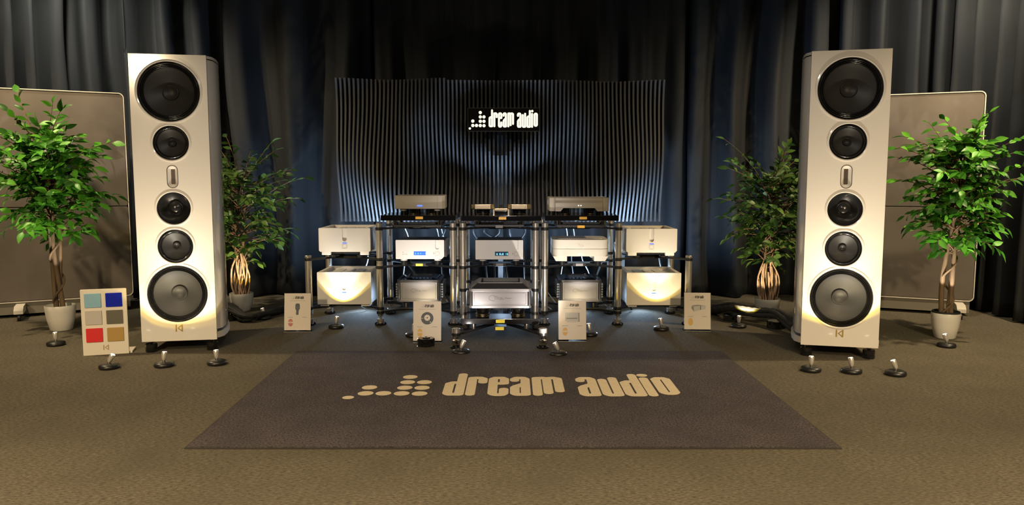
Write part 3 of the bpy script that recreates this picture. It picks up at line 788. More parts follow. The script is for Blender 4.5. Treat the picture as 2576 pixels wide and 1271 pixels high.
def preamp(label, px0, px1, Y, pyt, pyb, key, display, cut, mtop, fins):
    t, W, H, f = comp('preamplifier', label, 'amplifier', px0, px1, pyt, pyb, Y, 0.42, 0.018)
    hw = W / 2; D = 0.40
    b = MB().box(-hw + 0.006, hw - 0.006, 0.0185, D, f + 0.004, f + H - 0.004).build('case', mtop, t, smooth=False, bev=0.003)
    p = slot_panel(t, W, H, hw - 0.058, 0.034, H * 0.50, M_whitesat, cut=cut); p.location.z = f
    x0, x1, z0, z1 = -0.035, 0.075, f + H * 0.20, f + H * 0.40
    if display == 'blue':
        x0, x1 = -0.052, 0.050
        s = MB().box(x0, x1, -0.0015, 0.001, z0, z1).build('display', M_blue, t, smooth=False)
        seg_text(s, '6 8 M - 5', x0 + 0.012, z0 + 0.008, 0.0125, -0.0022, M_bluetxt)
    else:
        s = MB().box(x0, x1, -0.0015, 0.001, z0, z1).build('display', M_screen, t, smooth=False)
        sheet_with_holes(rrect(x0 - 0.003, x1 + 0.003, z0 - 0.003, z1 + 0.003, 0.002, 2), [rrect(x0, x1, z0, z1, 0.001, 2)], -0.003, 0.0, 'display_bezel', M_greyl, t)
        seg_text(s, '6 8L8', x0 + 0.012, z0 + 0.006, 0.0145, -0.0022, M_cyan)
        seg_text(s, ': 15', x0 + 0.062, z0 + 0.006, 0.0145, -0.0022, M_cyan)
    for k in range(1 if display != 'blue' else 4):
        if display == 'blue':
            q = [(-hw + 0.062, 0.36), (-hw + 0.062, 0.25), (-hw + 0.078, 0.25), (-hw + 0.094, 0.25)][k]
            MB().lathe([(0.003, -0.003), (0.003, 0.001)], (q[0], 0, f + H * q[1]), (0, 1, 0), 10).build('button', M_greyl, t)
    MB().box(hw - 0.090, hw - 0.086, -0.0015, 0.001, f + H * 0.25, f + H * 0.35).build('switch', mat('switch_brown', (0.25, 0.12, 0.08), 0.4), t, smooth=False)
    ring_mark(t, hw - 0.058, f + H * 0.29, 0.017, -0.0006, M_engr)
    foot_block(t, (-hw + 0.06, hw - 0.06), (0.06, D - 0.06), 0.0, f + 0.005, M_whitesat)
    if fins:
        for k in range(9):
            y = 0.06 + k * 0.036
            MB().box(hw - 0.006, hw + 0.014, y, y + 0.014, f + 0.012, f + H - 0.012).build('heat_fin', M_alud, t, smooth=False)
    for x in (-hw + 0.06, hw - 0.06):
        for y in (0.06, D - 0.06):
            pad(key, t.location.x + x, t.location.y + y, ZMID + 0.004, t.location.z)
    return t
preamp('white preamplifier with a blue display on the middle shelf, second rack from left', 995, 1117, 6.40, 604, 652, 'L', 'blue', (0.004, 0.022), M_blackmat, True)
preamp('white preamplifier with a small dark display in the middle of the centre rack', 1196, 1316, 6.40, 604.5, 653, 'C', 'dark', (0.004, 0.004), M_blackmat, False)

# cream two-tier unit with arched legs, middle shelf of the right rack
t, W, H, f = comp('amplifier', 'cream rounded amplifier with arched base on the middle shelf, second rack from right', 'amplifier', 1390, 1532, 603, 654, 6.40, 0.40, 0.0)
hw = W / 2
def arch_front(hw, H, legw, gap, cut):
    return [(-hw + cut, 0), (-hw + legw, 0), (-hw + legw, gap), (hw - legw, gap), (hw - legw, 0), (hw - cut, 0), (hw, cut * 1.7), (hw, H), (-hw, H), (-hw, cut * 1.7)]
RND = 0.055
def rounded_slab(hw, D, z0, z1, r):
    return MB().prism(rrect(-hw, hw, 0, D, r, 7), 'z', z0, z1)
t.location.z -= 0.012
rounded_slab(hw, 0.40, 0.030 + 0.012, H * 0.54 + 0.012 - 0.001, RND).build('lower_case', M_cream, t, bev=0.003, ang=50)
rounded_slab(hw, 0.40, H * 0.54 + 0.014, H + 0.012, RND).build('upper_case', M_cream, t, bev=0.004, ang=50)
MB().prism(rrect(-hw + 0.004, hw - 0.004, 0.004, 0.396, RND, 7), 'z', H * 0.54 + 0.010, H * 0.54 + 0.016).build('seam', M_engr, t, ang=50)
MB().prism(rrect(-hw + 0.05, hw - 0.05, 0.06, 0.34, 0.03, 5), 'z', H + 0.012, H + 0.017).build('top_plate', M_cream, t, ang=50)
for s in (-1, 1):
    for y0, y1 in ((0.004, 0.12), (0.28, 0.396)):
        MB().prism([(s * (hw - 0.03), 0.0), (s * (hw - 0.125), 0.0), (s * (hw - 0.125), 0.044), (s * (hw - 0.002), 0.044)], 'y', y0, y1).build('leg', M_cream, t, bev=0.003)
        pad('R', t.location.x + s * (hw - 0.085), t.location.y + (y0 + y1) / 2, ZMID + 0.004, t.location.z)
for k in (-1, 0, 1):
    MB().lathe([(0.0032, -0.002), (0.0032, 0.002)], (k * 0.012, 0, 0.062), (0, 1, 0), 10).build('led', M_whiteled, t)
stroke_mesh(MB(), [[(-0.028, 0.030), (-0.012, 0.030), (-0.008, 0.016), (-0.020, 0.016)], [(-0.006, 0.016), (0.022, 0.016), (0.026, 0.006), (-0.006, 0.006)]], 0.003,
            lambda a, b, h: (a, -0.0008 - h, H * 0.70 + b), seg=6).build('engraved_mark', M_engr, t, smooth=False, fix=False)

# top shelf units
t, W, H, f = comp('phono_stage', 'cream hi-fi unit with a blue light on the top shelf, left of the sign', 'amplifier', 993, 1118, 492, 526, 6.34, 0.36, 0.018)
t.rotation_euler.z = 0.03
hw = W / 2; D = 0.34
MB().prism([(-hw, 0.0), (hw - 0.022, 0.0), (hw, 0.045), (hw, D), (-hw, D)], 'z', f, f + H).build('case', M_cream, t, smooth=False, bev=0.004)
MB().box(hw - 0.060, hw - 0.056, -0.0008, 0.0, f + 0.006, f + H - 0.006).build('panel_seam', M_engr, t, smooth=False)
MB().prism(rrect(-0.022, 0.022, f + 0.022, f + 0.032, 0.003, 2), 'y', -0.0015, 0.001).build('power_led', M_blueled, t, smooth=False)
MB().lathe([(0.004, -0.003), (0.004, 0.001)], (-hw + 0.07, 0, f + H * 0.45), (0, 1, 0), 12).build('button', M_engr, t)
foot_block(t, (-hw + 0.065, hw - 0.065), (0.06, D - 0.06), 0.0, f + 0.002, M_cream, 0.028)
def isolators(rack_key, xs, ys, z0, z1):
    """black isolating pucks with a brass ring that carry a unit on the top plate"""
    rk = racks[rack_key]
    for x in xs:
        for y in ys:
            p = MB().lathe([(0.040, z0 + 0.008), (0.040, z1 - 0.004), (0.034, z1)], (x - rk.location.x, y - rk.location.y, 0), seg=24).build('isolator', M_gloss, rk)
            MB().lathe([(0.043, z0), (0.044, z0 + 0.002), (0.044, z0 + 0.008), (0.041, z0 + 0.009)], (x - rk.location.x, y - rk.location.y, 0), seg=24).build('brass_ring', M_bronze, p)
isolators('L', (t.location.x - 0.06, t.location.x + 0.09), (6.42, 6.60), 0.937, t.location.z + f)
t2, W, H, f = comp('power_supply', 'cream hi-fi unit with sloping front and arched legs on the top right shelf', 'amplifier', 1382, 1532, 498, 532, 6.30, 0.36, 0.0)
hw = W / 2; D = 0.38
MB().prism([(0.0, 0.026), (0.0, H * 0.62), (0.018, H * 0.80), (0.022, H), (D, H), (D, 0.026)], 'x', -hw + 0.05, hw - 0.05).build('case', M_cream, t2, bev=0.003)
for s in (-1, 1):
    MB().prism(rrect(min(s * hw, s * (hw - 0.05)), max(s * hw, s * (hw - 0.05)), -0.004, D + 0.004, 0.016, 4), 'z', 0.0, H + 0.002).build('end_cheek', M_cream, t2, bev=0.005, ang=50)
    for y0, y1 in ((0.0, 0.12), (D - 0.12, D)):
        MB().prism([(s * (hw - 0.05), 0.0), (s * (hw - 0.095), 0.0), (s * (hw - 0.118), 0.028), (s * (hw - 0.05), 0.028)], 'y', y0, y1).build('leg', M_cream, t2)
for k in (-1, 1):
    MB().lathe([(0.0038, -0.002), (0.0038, 0.002)], (0.005 + k * 0.010, 0, H * 0.32 + 0.012), (0, 1, 0), 10).build('led', M_whiteled, t2)
isolators('R', (t2.location.x - 0.11, t2.location.x + 0.10), (6.42, 6.60), 0.935, t2.location.z + 0.026)
rkR = racks['R']
for s in (-1, 1):
    for yy in (6.36, 6.62):
        MB().cyl(0.014, 0.935, t2.location.z, t2.location.x + s * (hw - 0.06) - rkR.location.x, yy - rkR.location.y).build('support_pin', M_black, rkR)
rkL = racks['L']
for s in (-1, 1):
    for yy in (6.40, 6.62):
        MB().cyl(0.014, 0.937, t.location.z, t.location.x + s * 0.14 - rkL.location.x, yy - rkL.location.y).build('support_pin', M_black, rkL)

# chrome twin-pod unit with a knob, top of the centre rack
xa, zt_ = at(1185, 514, 6.34); xb, zb2 = at(1336, 527, 6.34)
tp = thing('twin_pod_unit', 'gold-tinted chrome unit of two low pods and a knob below the sign', 'hi-fi unit', ((xa + xb) / 2, 6.34, 0.933))
W = xb - xa
zl, zh = zb2 - 0.933, zt_ - 0.933
for s in (-1, 1):
    cx = s * (W / 2 - 0.098)
    ch = 0.030
    poly = [(cx - 0.098 + ch, 0), (cx + 0.098 - ch, 0), (cx + 0.098, ch), (cx + 0.098, 0.20 - ch), (cx + 0.098 - ch, 0.20), (cx - 0.098 + ch, 0.20), (cx - 0.098, 0.20 - ch), (cx - 0.098, ch)]
    pd = MB().prism(poly, 'z', zl, zh).build('pod', M_bronze, tp, bev=0.004, bseg=3, ang=20)
    MB().box(cx - 0.05, cx + 0.05, -0.002, 0.002, zl + 0.008, zh - 0.010).build('front_window', M_bronze, pd, smooth=False, bev=0.001)
    ps = MB().lathe([(0.056, 0.010), (0.056, zl * 0.7), (0.062, zl)], (cx, 0.10, 0), seg=28).build('pedestal', M_gloss, tp)
    MB().lathe([(0.050, 0.0), (0.052, 0.003), (0.052, 0.010), (0.048, 0.012)], (cx, 0.10, 0), seg=28).build('brass_ring', M_bronze, ps)
MB().box(-0.052, 0.052, 0.03, 0.20, 0.0, 0.032).build('centre_base', M_gloss, tp, smooth=False, bev=0.004)
MB().prism([(-0.056, 0.032), (0.056, 0.032), (0.056, 0.056), (-0.056, 0.056)], 'y', 0.02, 0.20).build('centre_block', M_bronze, tp, smooth=False, bev=0.004)
kn = MB().lathe([(0.010, 0.056), (0.014, 0.060), (0.011, 0.068), (0.014, 0.072), (0.014, 0.082), (0.010, 0.085)], (0, 0.07, 0), seg=20).build('knob', M_chrome, tp)
for s in (-1, 1):
    MB().box(s * 0.062 - 0.006, s * 0.062 + 0.006, 0.03, 0.19, 0.0, 0.050).build('side_bracket', M_bronze, tp, smooth=False)

# silver boxes on the bottom shelves and on the low stand in front
def swoosh(par, cx, cz, k, y, m):
    st = [[(-0.052 + 0.030 * cos(a) , 0.020 * sin(a)) for a in [radians(70 + 220 * q / 10) for q in range(11)]],
          [(-0.046, 0.012), (-0.02, 0.012)], [(-0.034, 0.012), (-0.036, -0.010)], [(-0.024, -0.010), (-0.022, 0.004), (-0.012, 0.004), (-0.012, -0.010)],
          [(-0.004, 0.003), (0.008, 0.003), (0.008, -0.010), (-0.004, -0.010)], [(0.016, 0.003), (0.016, -0.010), (0.026, -0.010)], [(0.034, -0.004), (0.044, 0.004), (0.056, -0.004), (0.082, 0.001)]]
    stroke_mesh(MB(), st, 0.0032, lambda a, b, h: (cx + a * k, y - h, cz + b * k), seg=6).build('engraved_mark', m, par, smooth=False, fix=False)
M_engd = mat('dark_engraving', (0.13, 0.125, 0.13), 0.4, metal=0.6)
def silver_box(label, px0, px1, pyt, pyb, Y, depth, foot, fins, tall=0.05):
    t, W, H, f = comp('power_unit', label, 'hi-fi unit', px0, px1, pyt, pyb, Y, depth, foot, 'silver framed power units')
    hw = W / 2
    b = MB().box(-hw + 0.012, hw - 0.012, 0.012, depth, f + 0.012, f + H - 0.014).build('case', M_alud, t, smooth=False, bev=0.003)
    MB().prism(rrect(-hw, hw, 0, depth, 0.03, 4), 'z', f + H - 0.022, f + H).build('top_band', M_alud if fins else M_alu, t, bev=0.003, ang=50)
    MB().prism(rrect(-hw, hw, 0, depth, 0.03, 4), 'z', f, f + 0.020).build('bottom_band', M_alu, t, bev=0.003, ang=50)
    for s in (-1, 1):
        MB().prism(rrect(min(s * (hw - 0.003), s * (hw - 0.030)), max(s * (hw - 0.003), s * (hw - 0.030)), 0.003, 0.05, 0.014, 4), 'z', f + 0.020, f + H - 0.022).build('corner_post', M_alud, t, ang=50)
    pw = hw - 0.030
    fp = MB().box(-pw, pw, 0.004, 0.014, f + 0.020, f + H - 0.022).build('front_panel', M_alu, t, smooth=False)
    sheet_with_holes(rrect(-pw + 0.010, pw - 0.010, f + 0.027, f + H - 0.030, 0.008, 4), [rrect(-pw + 0.013, pw - 0.013, f + 0.030, f + H - 0.033, 0.006, 4)], 0.0025, 0.006, 'panel_groove', M_engd, fp)
    swoosh(fp, 0, f + H * 0.52, W / 0.46, 0.0036, M_engd)
    if fins:
        for s in (-1, 1):
            for k in range(6):
                z = f + 0.03 + k * (H - 0.06) / 6
                MB().box(min(s * (hw - 0.014), s * (hw + 0.016)), max(s * (hw - 0.014), s * (hw + 0.016)), 0.05, depth - 0.02, z, z + (H - 0.06) / 6 * 0.7).build('heat_fin', mat('fin_grey', (0.22, 0.23, 0.24), 0.4, metal=0.6), t, smooth=False)
    # stepped frame on the lid with a dark sunken opening
    zt = f + H; m = M_gloss if fins else M_alu
    mb = MB(); i0, i1 = 0.05, 0.10
    o_ = rrect(-hw + 0.015, hw - 0.015, 0.015, depth - 0.015, 0.03, 4); n_ = rrect(-hw + 0.06, hw - 0.06, 0.08, depth - 0.06, 0.02, 4)
    n = len(o_)
    mb.add([(x, y, zt) for x, y in o_] + [(x, y, zt + tall) for x, y in n_], [(k, (k + 1) % n, n + (k + 1) % n, n + k) for k in range(n)])
    q_ = rrect(-hw + 0.085, hw - 0.085, 0.105, depth - 0.085, 0.015, 4)
    mb.add([(x, y, zt + tall) for x, y in n_] + [(x, y, zt + tall) for x, y in q_] + [(x, y, zt + tall * 0.2) for x, y in q_],
           [(k, (k + 1) % n, n + (k + 1) % n, n + k) for k in range(n)] + [(n + k, n + (k + 1) % n, 2 * n + (k + 1) % n, 2 * n + k) for k in range(n)])
    lid = mb.build('lid_frame', M_alud if not fins else m, t, ang=30)
    MB().prism(q_, 'z', zt - 0.002, zt + tall * 0.2).build('lid_well', M_darkgap, lid, smooth=False)
    if not fins:
        MB().box(-hw + 0.07, hw - 0.07, 0.082, 0.103, zt + tall, zt + tall + 0.004).build('lid_bar', M_alu, lid, smooth=False)
    return t, W, H, f, depth
for key, lab, a, b_ in (('L', 'silver fronted power unit with black frame on the bottom shelf, second rack from left', 998, 1108), ('R', 'silver fronted power unit with black frame on the bottom shelf, second rack from right', 1407, 1514)):
    t, W, H, f, D = silver_box(lab, a, b_, 705, 760, 6.42, 0.40, 0.014, True, 0.012)
    foot_block(t, (-0.12, 0.12), (0.07, D - 0.07), 0.0, f + 0.002, M_black, 0.026)
    for x in (-0.12, 0.12):
        for y in (0.07, D - 0.07): pad(key, t.location.x + x, t.location.y + y, ZLOW + 0.004, t.location.z)
    rk = racks[key]
    MB().box(-0.17, 0.17, -0.16, 0.17, ZLOW + 0.008, ZLOW + 0.020).build('shelf_frame', M_black, rk, smooth=False, bev=0.003)
t, W, H, f, D = silver_box('wide silver power unit with an open lid on the low black stand in front', 1179, 1337, 727, 776, 5.64, 0.46, 0.0, False, 0.032)
bz = t.location.z
# low black stand that carries it
zpl = 0.157
sx0, sx1 = at(1159, 808, 5.55)[0], at(1358, 808, 5.55)[0]
cx = (sx0 + sx1) / 2
st = thing('amplifier_stand', 'low black two-tier stand on four spiked feet with yellow stickers', 'stand', (cx, 5.85, 0))
pl = MB().box(sx0 - cx, sx1 - cx, -0.30, 0.28, zpl, zpl + 0.042).build('shelf_plate', M_gloss, st, smooth=False, bev=0.004)
badge(pl, 'sticker', M_yellow, 0.0, -0.30, zpl + 0.022, 0.066, 0.024)
fz = 0.100
corners = [(-0.41 - cx, -0.40), (0.226 - cx, -0.40), (-0.375 - cx, 0.22), (0.19 - cx, 0.22)]
for x, y in corners:
    fo = MB().lathe([(0.042, 0.0), (0.046, 0.004), (0.046, 0.011), (0.040, 0.016)], (x, y, 0), seg=28).build('foot_disc', M_gloss, st)
    MB().lathe([(0.028, 0.016), (0.030, 0.019), (0.030, 0.056), (0.027, 0.059)], (x, y, 0), seg=24).build('spike_cup', M_chrome, fo)
    MB().lathe([(0.004, 0.058), (0.012, 0.072), (0.020, 0.082), (0.030, 0.085), (0.030, 0.093)], (x, y, 0), seg=24).build('spike', M_chrome, fo)
    MB().lathe([(0.031, 0.093), (0.034, 0.095), (0.034, 0.112), (0.031, 0.114)], (x, y, 0), seg=24).build('clamp', M_black, st)
    MB().lathe([(0.030, 0.114), (0.030, 0.144), (0.027, 0.147)], (x, y, 0), seg=24).build('post_cap', M_steel, st)
    L = sqrt(x * x + y * y)
    MB().bar((x * (1 - 0.032 / L), y * (1 - 0.032 / L), 0.104), (x * 0.10, y * 0.10, 0.118), 0.040, 0.018).build('arm', M_black, st, bev=0.004)
    MB().cyl(0.016, 0.110, zpl, x * 0.62, y * 0.62, 18).build('standoff', M_chrome, st)
MB().prism(rrect(-0.06, 0.06, -0.10, 0.10, 0.03, 4), 'z', 0.106, 0.128).build('hub', M_black, st, bev=0.003)
badge(st, 'sticker', M_yellow, -0.005, -0.305, 0.126, 0.064, 0.024)
MB().box(-0.045, 0.045, -0.305, -0.05, 0.112, 0.140).build('hub_tongue', M_black, st, smooth=False)
for x in (-0.135, 0.135):
    for y in (-0.14, 0.14):
        p = MB().lathe([(0.050, zpl + 0.054), (0.050, bz - 0.014), (0.040, bz)], (x + t.location.x - cx, y + 0.02, 0), seg=28).build('isolator', M_gloss, st)
        MB().lathe([(0.053, zpl + 0.042), (0.054, zpl + 0.045), (0.054, zpl + 0.052), (0.051, zpl + 0.054)], (x + t.location.x - cx, y + 0.02, 0), seg=28).build('brass_ring', M_bronze, p)

# ---------------------------------------------------------------- colour sample board
c0, c1 = floor_at(210, 896), floor_at(325, 889)
d = c1 - c0; W = d.length
H = 0.468
bd = thing('sample_board', 'cream upright board with six colour chips, standing left of the left loudspeaker', 'sample board', (c0 + c1) / 2, atan2(d.y, d.x))
hw = W / 2
MB().prism(rrect(-hw, hw, 0.0, H, 0.005, 3), 'y', 0.0, 0.016).build('face_board', mat('board_cream', (0.70, 0.64, 0.54), 0.4), bd, smooth=False, bev=0.002)
MB().box(hw - 0.10, hw + 0.018, 0.016, 0.16, 0.0, 0.014).build('foot_plate', MATS['board_cream'], bd, smooth=False)
MB().box(-hw + 0.02, hw - 0.10, 0.016, 0.14, 0.0, 0.012).build('foot_plate', MATS['board_cream'], bd, smooth=False)
chips = [(0, 0, (0.22, 0.42, 0.55), 0.5, 0), (1, 0, (0.012, 0.03, 0.62), 0.25, 0.5), (0, 1, (0.48, 0.44, 0.40), 0.4, 0.0),
         (1, 1, (0.27, 0.26, 0.21), 0.25, 0.7), (0, 2, (0.62, 0.014, 0.016), 0.5, 0), (1, 2, (0.50, 0.32, 0.10), 0.35, 0.35)]
cn = ['sky blue chip', 'deep metallic blue chip', 'pale grey chip', 'olive grey metallic chip', 'bright red chip', 'gold chip']
for i, (cx_, r_, col, ro, me) in enumerate(chips):
    x0 = -hw + W * (0.085, 0.545)[cx_]; zt = H * (1 - (0.062, 0.322, 0.588)[r_])
    ch = MB().prism(rrect(x0, x0 + W * 0.36, zt - H * 0.21, zt, 0.003, 2), 'y', -0.007, 0.0).build('colour_chip', mat('chip_%d' % i, col, ro, metal=me), bd, smooth=False, bev=0.001)
    ch['label'] = cn[i]
maker_mark(MB(), W * 0.0, H * 0.112, 0.036, -0.0004).build('maker_mark', M_tan, bd, smooth=False)

# ---------------------------------------------------------------- info cards
def text_part(par, body, size, x, z, y, m, name='lettering', sx=1.0):
    c = bpy.data.curves.new('txt', 'FONT'); c.body = body; c.size = size; c.align_x = 'CENTER'
    tmp = bpy.data.objects.new('tmp', c); COL.objects.link(tmp)
    dg = bpy.context.evaluated_depsgraph_get(); dg.update()
    me = bpy.data.meshes.new_from_object(tmp.evaluated_get(dg), depsgraph=dg)
    bpy.data.objects.remove(tmp); bpy.data.curves.remove(c)
    for v in me.vertices: v.co = (x + v.co.x * sx, y, z + v.co.y)
    me.materials.clear(); me.materials.append(m); me.name = name
    o = bpy.data.objects.new(name, me); COL.objects.link(o); o.parent = par
    return o
def clear_mat():
    m = bpy.data.materials.new('clear_holder'); m.use_nodes = True; nt = m.node_tree
    nt.nodes.remove(nt.nodes['Principled BSDF'])
    t = nt.nodes.new('ShaderNodeBsdfTransparent'); g = nt.nodes.new('ShaderNodeBsdfGlossy'); g.inputs['Roughness'].default_value = 0.03
    fr = nt.nodes.new('ShaderNodeFresnel'); fr.inputs['IOR'].default_value = 1.45
    t.inputs['Color'].default_value = (0.93, 0.95, 0.95, 1)
    mx = nt.nodes.new('ShaderNodeMixShader'); nt.links.new(fr.outputs[0], mx.inputs[0])
    nt.links.new(t.outputs[0], mx.inputs[1]); nt.links.new(g.outputs[0], mx.inputs[2])
    nt.links.new(mx.outputs[0], nt.nodes['Material Output'].inputs['Surface'])
    return m
M_clear = clear_mat()
def flat(par, polys, y, m, name):
    mb = MB()
    for i, p in enumerate(polys): mb.add([(a, y - i * 0.00002, b) for a, b in p], [tuple(range(len(p)))])
    return mb.build(name, m, par, smooth=False, fix=False)
def rect(x0, x1, z0, z1): return [(x0, z0), (x1, z0), (x1, z1), (x0, z1)]
def card(label, pxa, pxb, pyb, kind, yaw, badge_col, badge_txt, seed):
    p0, p1 = floor_at(pxa, pyb), floor_at(pxb, pyb)
    W, H = 0.212, 0.298
    t = thing('info_card', label, 'card', (p0 + p1) / 2, yaw, 'printed cards in clear stands')
    lean = bpy.data.objects.new('holder', None)
    # the holder leans back; parts are sheared into place by building them tilted
    A = 0.14
    root = t
    hold = MB().box(-W / 2 - 0.002, W / 2 + 0.002, 0.0012, 0.0032, 0.0, H + 0.024).build('clear_back', M_clear, root, smooth=False)
    paper = MB().box(-W / 2, W / 2, 0.0, 0.0010, 0.016, H + 0.016).build('paper', M_card, root, smooth=False)
    for o in (hold, paper): o.rotation_euler.x = -A
    MB().box(-W / 2 - 0.002, W / 2 + 0.002, -0.002, 0.10, 0.0, 0.0025).build('clear_base', M_clear, root, smooth=False)
    MB().tube([(-W / 2 - 0.002, -0.001, 0.002), (W / 2 + 0.002, -0.001, 0.002)], 0.0012, 6).build('painted_glint', mat('glint_paint', (0.8, 0.8, 0.8), 0.2), root)  # pale rod painted as light caught along the clear base's front edge
    y = -0.0006; Z0 = 0.016
    P = paper
    kk = 0.105 / 2385
    for grp, mm, nm in (('L', M_ink, 'letter'), ('D', M_inkg, 'logo_dot')):
        mb = MB()
        if grp == 'L':
            for ch_, stq in LOGO_STROKES:
                stroke_mesh(mb, stq, 62, lambda a, b, h: ((a - 1240) * kk, y - h * 0.1, Z0 + H * 0.885 - (b - 500) * kk), seg=6, dots=[(2202, 245, 40)] if ch_ == 'i' else [])
        else:
            stroke_mesh(mb, [], 1, lambda a, b, h: ((a - 1240) * kk, y, Z0 + H * 0.885 - (b - 500) * kk), dots=[(a, b, r * 0.75) for a, b, r in LOGO_DOTS])
        mb.build('heading' if grp == 'L' else 'heading_logo', mm, P, smooth=False, fix=False)
    rnd = random.Random(seed)
    def words(x0, x1, z, h, m, nm):
        ps = []; x = x0
        while x < x1:
            w_ = rnd.uniform(0.006, 0.018)
            ps.append(rect(x, min(x + w_, x1), z, z + h)); x += w_ + 0.0025
        flat(P, ps, y, m, nm)
    words(-W * 0.30, W * 0.30, Z0 + H * 0.795, 0.0022, M_inkg, 'printed_line')
    words(-W * 0.36, -W * 0.16, Z0 + H * 0.345, 0.0035, M_inkg, 'printed_line')
    words(W * 0.17, W * 0.36, Z0 + H * 0.345, 0.0035, M_inkg, 'printed_line')
    # award badge
    bx, bz = -W * 0.26, Z0 + H * 0.205
    ell = lambda rx, rz, cx=bx, cz=bz: [(cx + rx * cos(2 * pi * k / 28), cz + rz * sin(2 * pi * k / 28)) for k in range(28)]
    flat(P, [ell(0.020, 0.031)], y, badge_col, 'award_badge')
    if badge_txt:
        flat(P, [rect(bx - 0.024, bx + 0.024, bz - 0.004, bz + 0.008)], y - 0.0002, M_card, 'badge_band')
        text_part(P, badge_txt, 0.0135, bx, bz - 0.0025, y - 0.0004, badge_col, 'badge_lettering', 1.05)
    cz = Z0 + H * 0.57
    if kind == 'remote':
        flat(P, [[(-0.012, cz - 0.046), (0.008, cz - 0.046), (0.010, cz - 0.010), (0.020, cz + 0.006), (0.018, cz + 0.038), (0.012, cz + 0.046), (-0.010, cz + 0.046), (-0.017, cz + 0.038), (-0.018, cz + 0.004), (-0.010, cz - 0.012)]], y, M_inkd, 'printed_picture')
        flat(P, [rect(-0.017, 0.019, cz + 0.014, cz + 0.0155), rect(-0.014, 0.016, cz + 0.004, cz + 0.005)], y - 0.0002, M_inkg, 'printed_detail')
    elif kind == 'disc':
        flat(P, [circle(0, cz, 0.047, 40)], y, M_inkd, 'printed_picture')
        flat(P, [circle(0, cz + 0.004, 0.023, 30), rect(-0.047, -0.030, cz - 0.002, cz + 0.001), rect(0.020, 0.030, cz - 0.032, cz - 0.026)], y - 0.0002, M_card, 'printed_detail')
        flat(P, [circle(0, cz + 0.004, 0.005, 16), circle(0.009, cz + 0.016, 0.002, 10), circle(0.010, cz - 0.008, 0.002, 10), circle(-0.015, cz + 0.004, 0.002, 10)], y - 0.0004, M_ink, 'printed_detail')
    elif kind == 'slot':
        flat(P, [rect(-0.055, 0.055, cz - 0.030, cz + 0.036)], y, M_inkw, 'printed_picture')
        flat(P, [rect(0.047, 0.055, cz - 0.036, cz + 0.034), rect(-0.042, 0.046, cz - 0.036, cz - 0.034)], y - 0.0002, M_inkg, 'printed_detail')
        flat(P, [rect(-0.045, 0.040, cz - 0.010, cz - 0.006)], y - 0.0004, M_ink, 'printed_detail')
    else:
        flat(P, [[(-0.048, cz + 0.018), (-0.048, cz + 0.0), (-0.028, cz - 0.026), (-0.030, cz + 0.018)], [(-0.050, cz + 0.024), (0.0, cz + 0.030), (0.065, cz + 0.024), (0.02, cz + 0.020), (-0.03, cz + 0.018)]], y, M_inkg, 'printed_picture')
        flat(P, [[(-0.030, cz + 0.018), (-0.028, cz - 0.026), (0.022, cz - 0.012), (0.022, cz + 0.022)], [(0.027, cz + 0.022), (0.027, cz - 0.010), (0.065, cz - 0.006), (0.068, cz + 0.024)]], y - 0.0002, M_inkw, 'printed_picture')
        flat(P, [[(0.022, cz + 0.022), (0.022, cz - 0.012), (0.027, cz - 0.010), (0.027, cz + 0.022)]], y - 0.0004, M_ink, 'printed_detail')
    return t
card('white card picturing a dark handset, leftmost, in front of the short left post', 712, 784, 836, 'remote', 0.02, M_red, 'RED', 1)
card('white card picturing a round grey disc, behind the black chrome-topped jar', 1038, 1111, 863, 'disc', 0.0, M_goldink, 'GOLD', 2)
card('white card picturing a pale box with a slot, right of the low stand', 1404, 1476, 860, 'slot', 0.02, M_goldink, 'GOLD', 3)
card('white card picturing two grey boxes, rightmost, in front of the short right post', 1719, 1790, 834, 'boxes', -0.06, M_goldink, '', 4)

M_nickel = mat('satin_nickel', (0.80, 0.76, 0.70), 0.28, metal=0.7)
# ---------------------------------------------------------------- floor spot lamps
def lamp(label, px, py, head_dir, target, half=38, power=14, core=None, ck=3.0, rim=True):
    p = floor_at(px, py - 7)
    t = thing('floor_spot_lamp', label, 'lamp', p, 0, 'small black floor spot lamps')
    R = 0.064
    b = MB().lathe([(R * 0.90, 0.0), (R * 0.99, 0.006), (R, 0.014), (R * 0.96, 0.024), (R * 0.70, 0.032), (R * 0.3, 0.035)], (0, 0, 0), seg=36).build('base', M_black, t, ang=60)
    d = Vector(head_dir).normalized()
    j = MB().lathe([(0.008, 0.030), (0.010, 0.036), (0.008, 0.046)], (0, 0, 0), seg=16).build('swivel', M_chrome, t)
    o = Vector((0, 0, 0.044))
    hd = MB().lathe([(0.008, -0.004), (0.012, 0.002), (0.0150, 0.014), (0.0175, 0.040), (0.0175, 0.050), (0.0155, 0.053)], o, d, 20).build('lamp_head', M_nickel, t)
    MB().lathe([(0.0145, 0.0532), (0.0130, 0.0550), (0.004, 0.0560)], o, d, 16).build('lens', M_lens, t)
    tip = o + d * 0.060
    if power:
        dv = Vector(target) - (p + tip)
        spot('lamp_beam', tip, dv, half, power, (1.0, 0.90, 0.76), 0.12, 0.006, t)
        if core: spot('lamp_beam_core', tip, Vector(core) - (p + tip), 30, power * ck, (1.0, 0.93, 0.87), 1.0, 0.006, t)
        if rim: spot('lamp_beam_rim', tip, dv, half + 4.5, power * 0.55, (1.0, 0.70, 0.06), 0.15, 0.006, t)
    return t
fl = SL.location; fr_ = SR.location
SPK = 13.0
lamp('floor lamp left of the trio before the left loudspeaker, tilted right', 275, 934, (0.45, 0.15, 0.85), (-2.22, 5.40, 0.75), 34, SPK * 0.7)
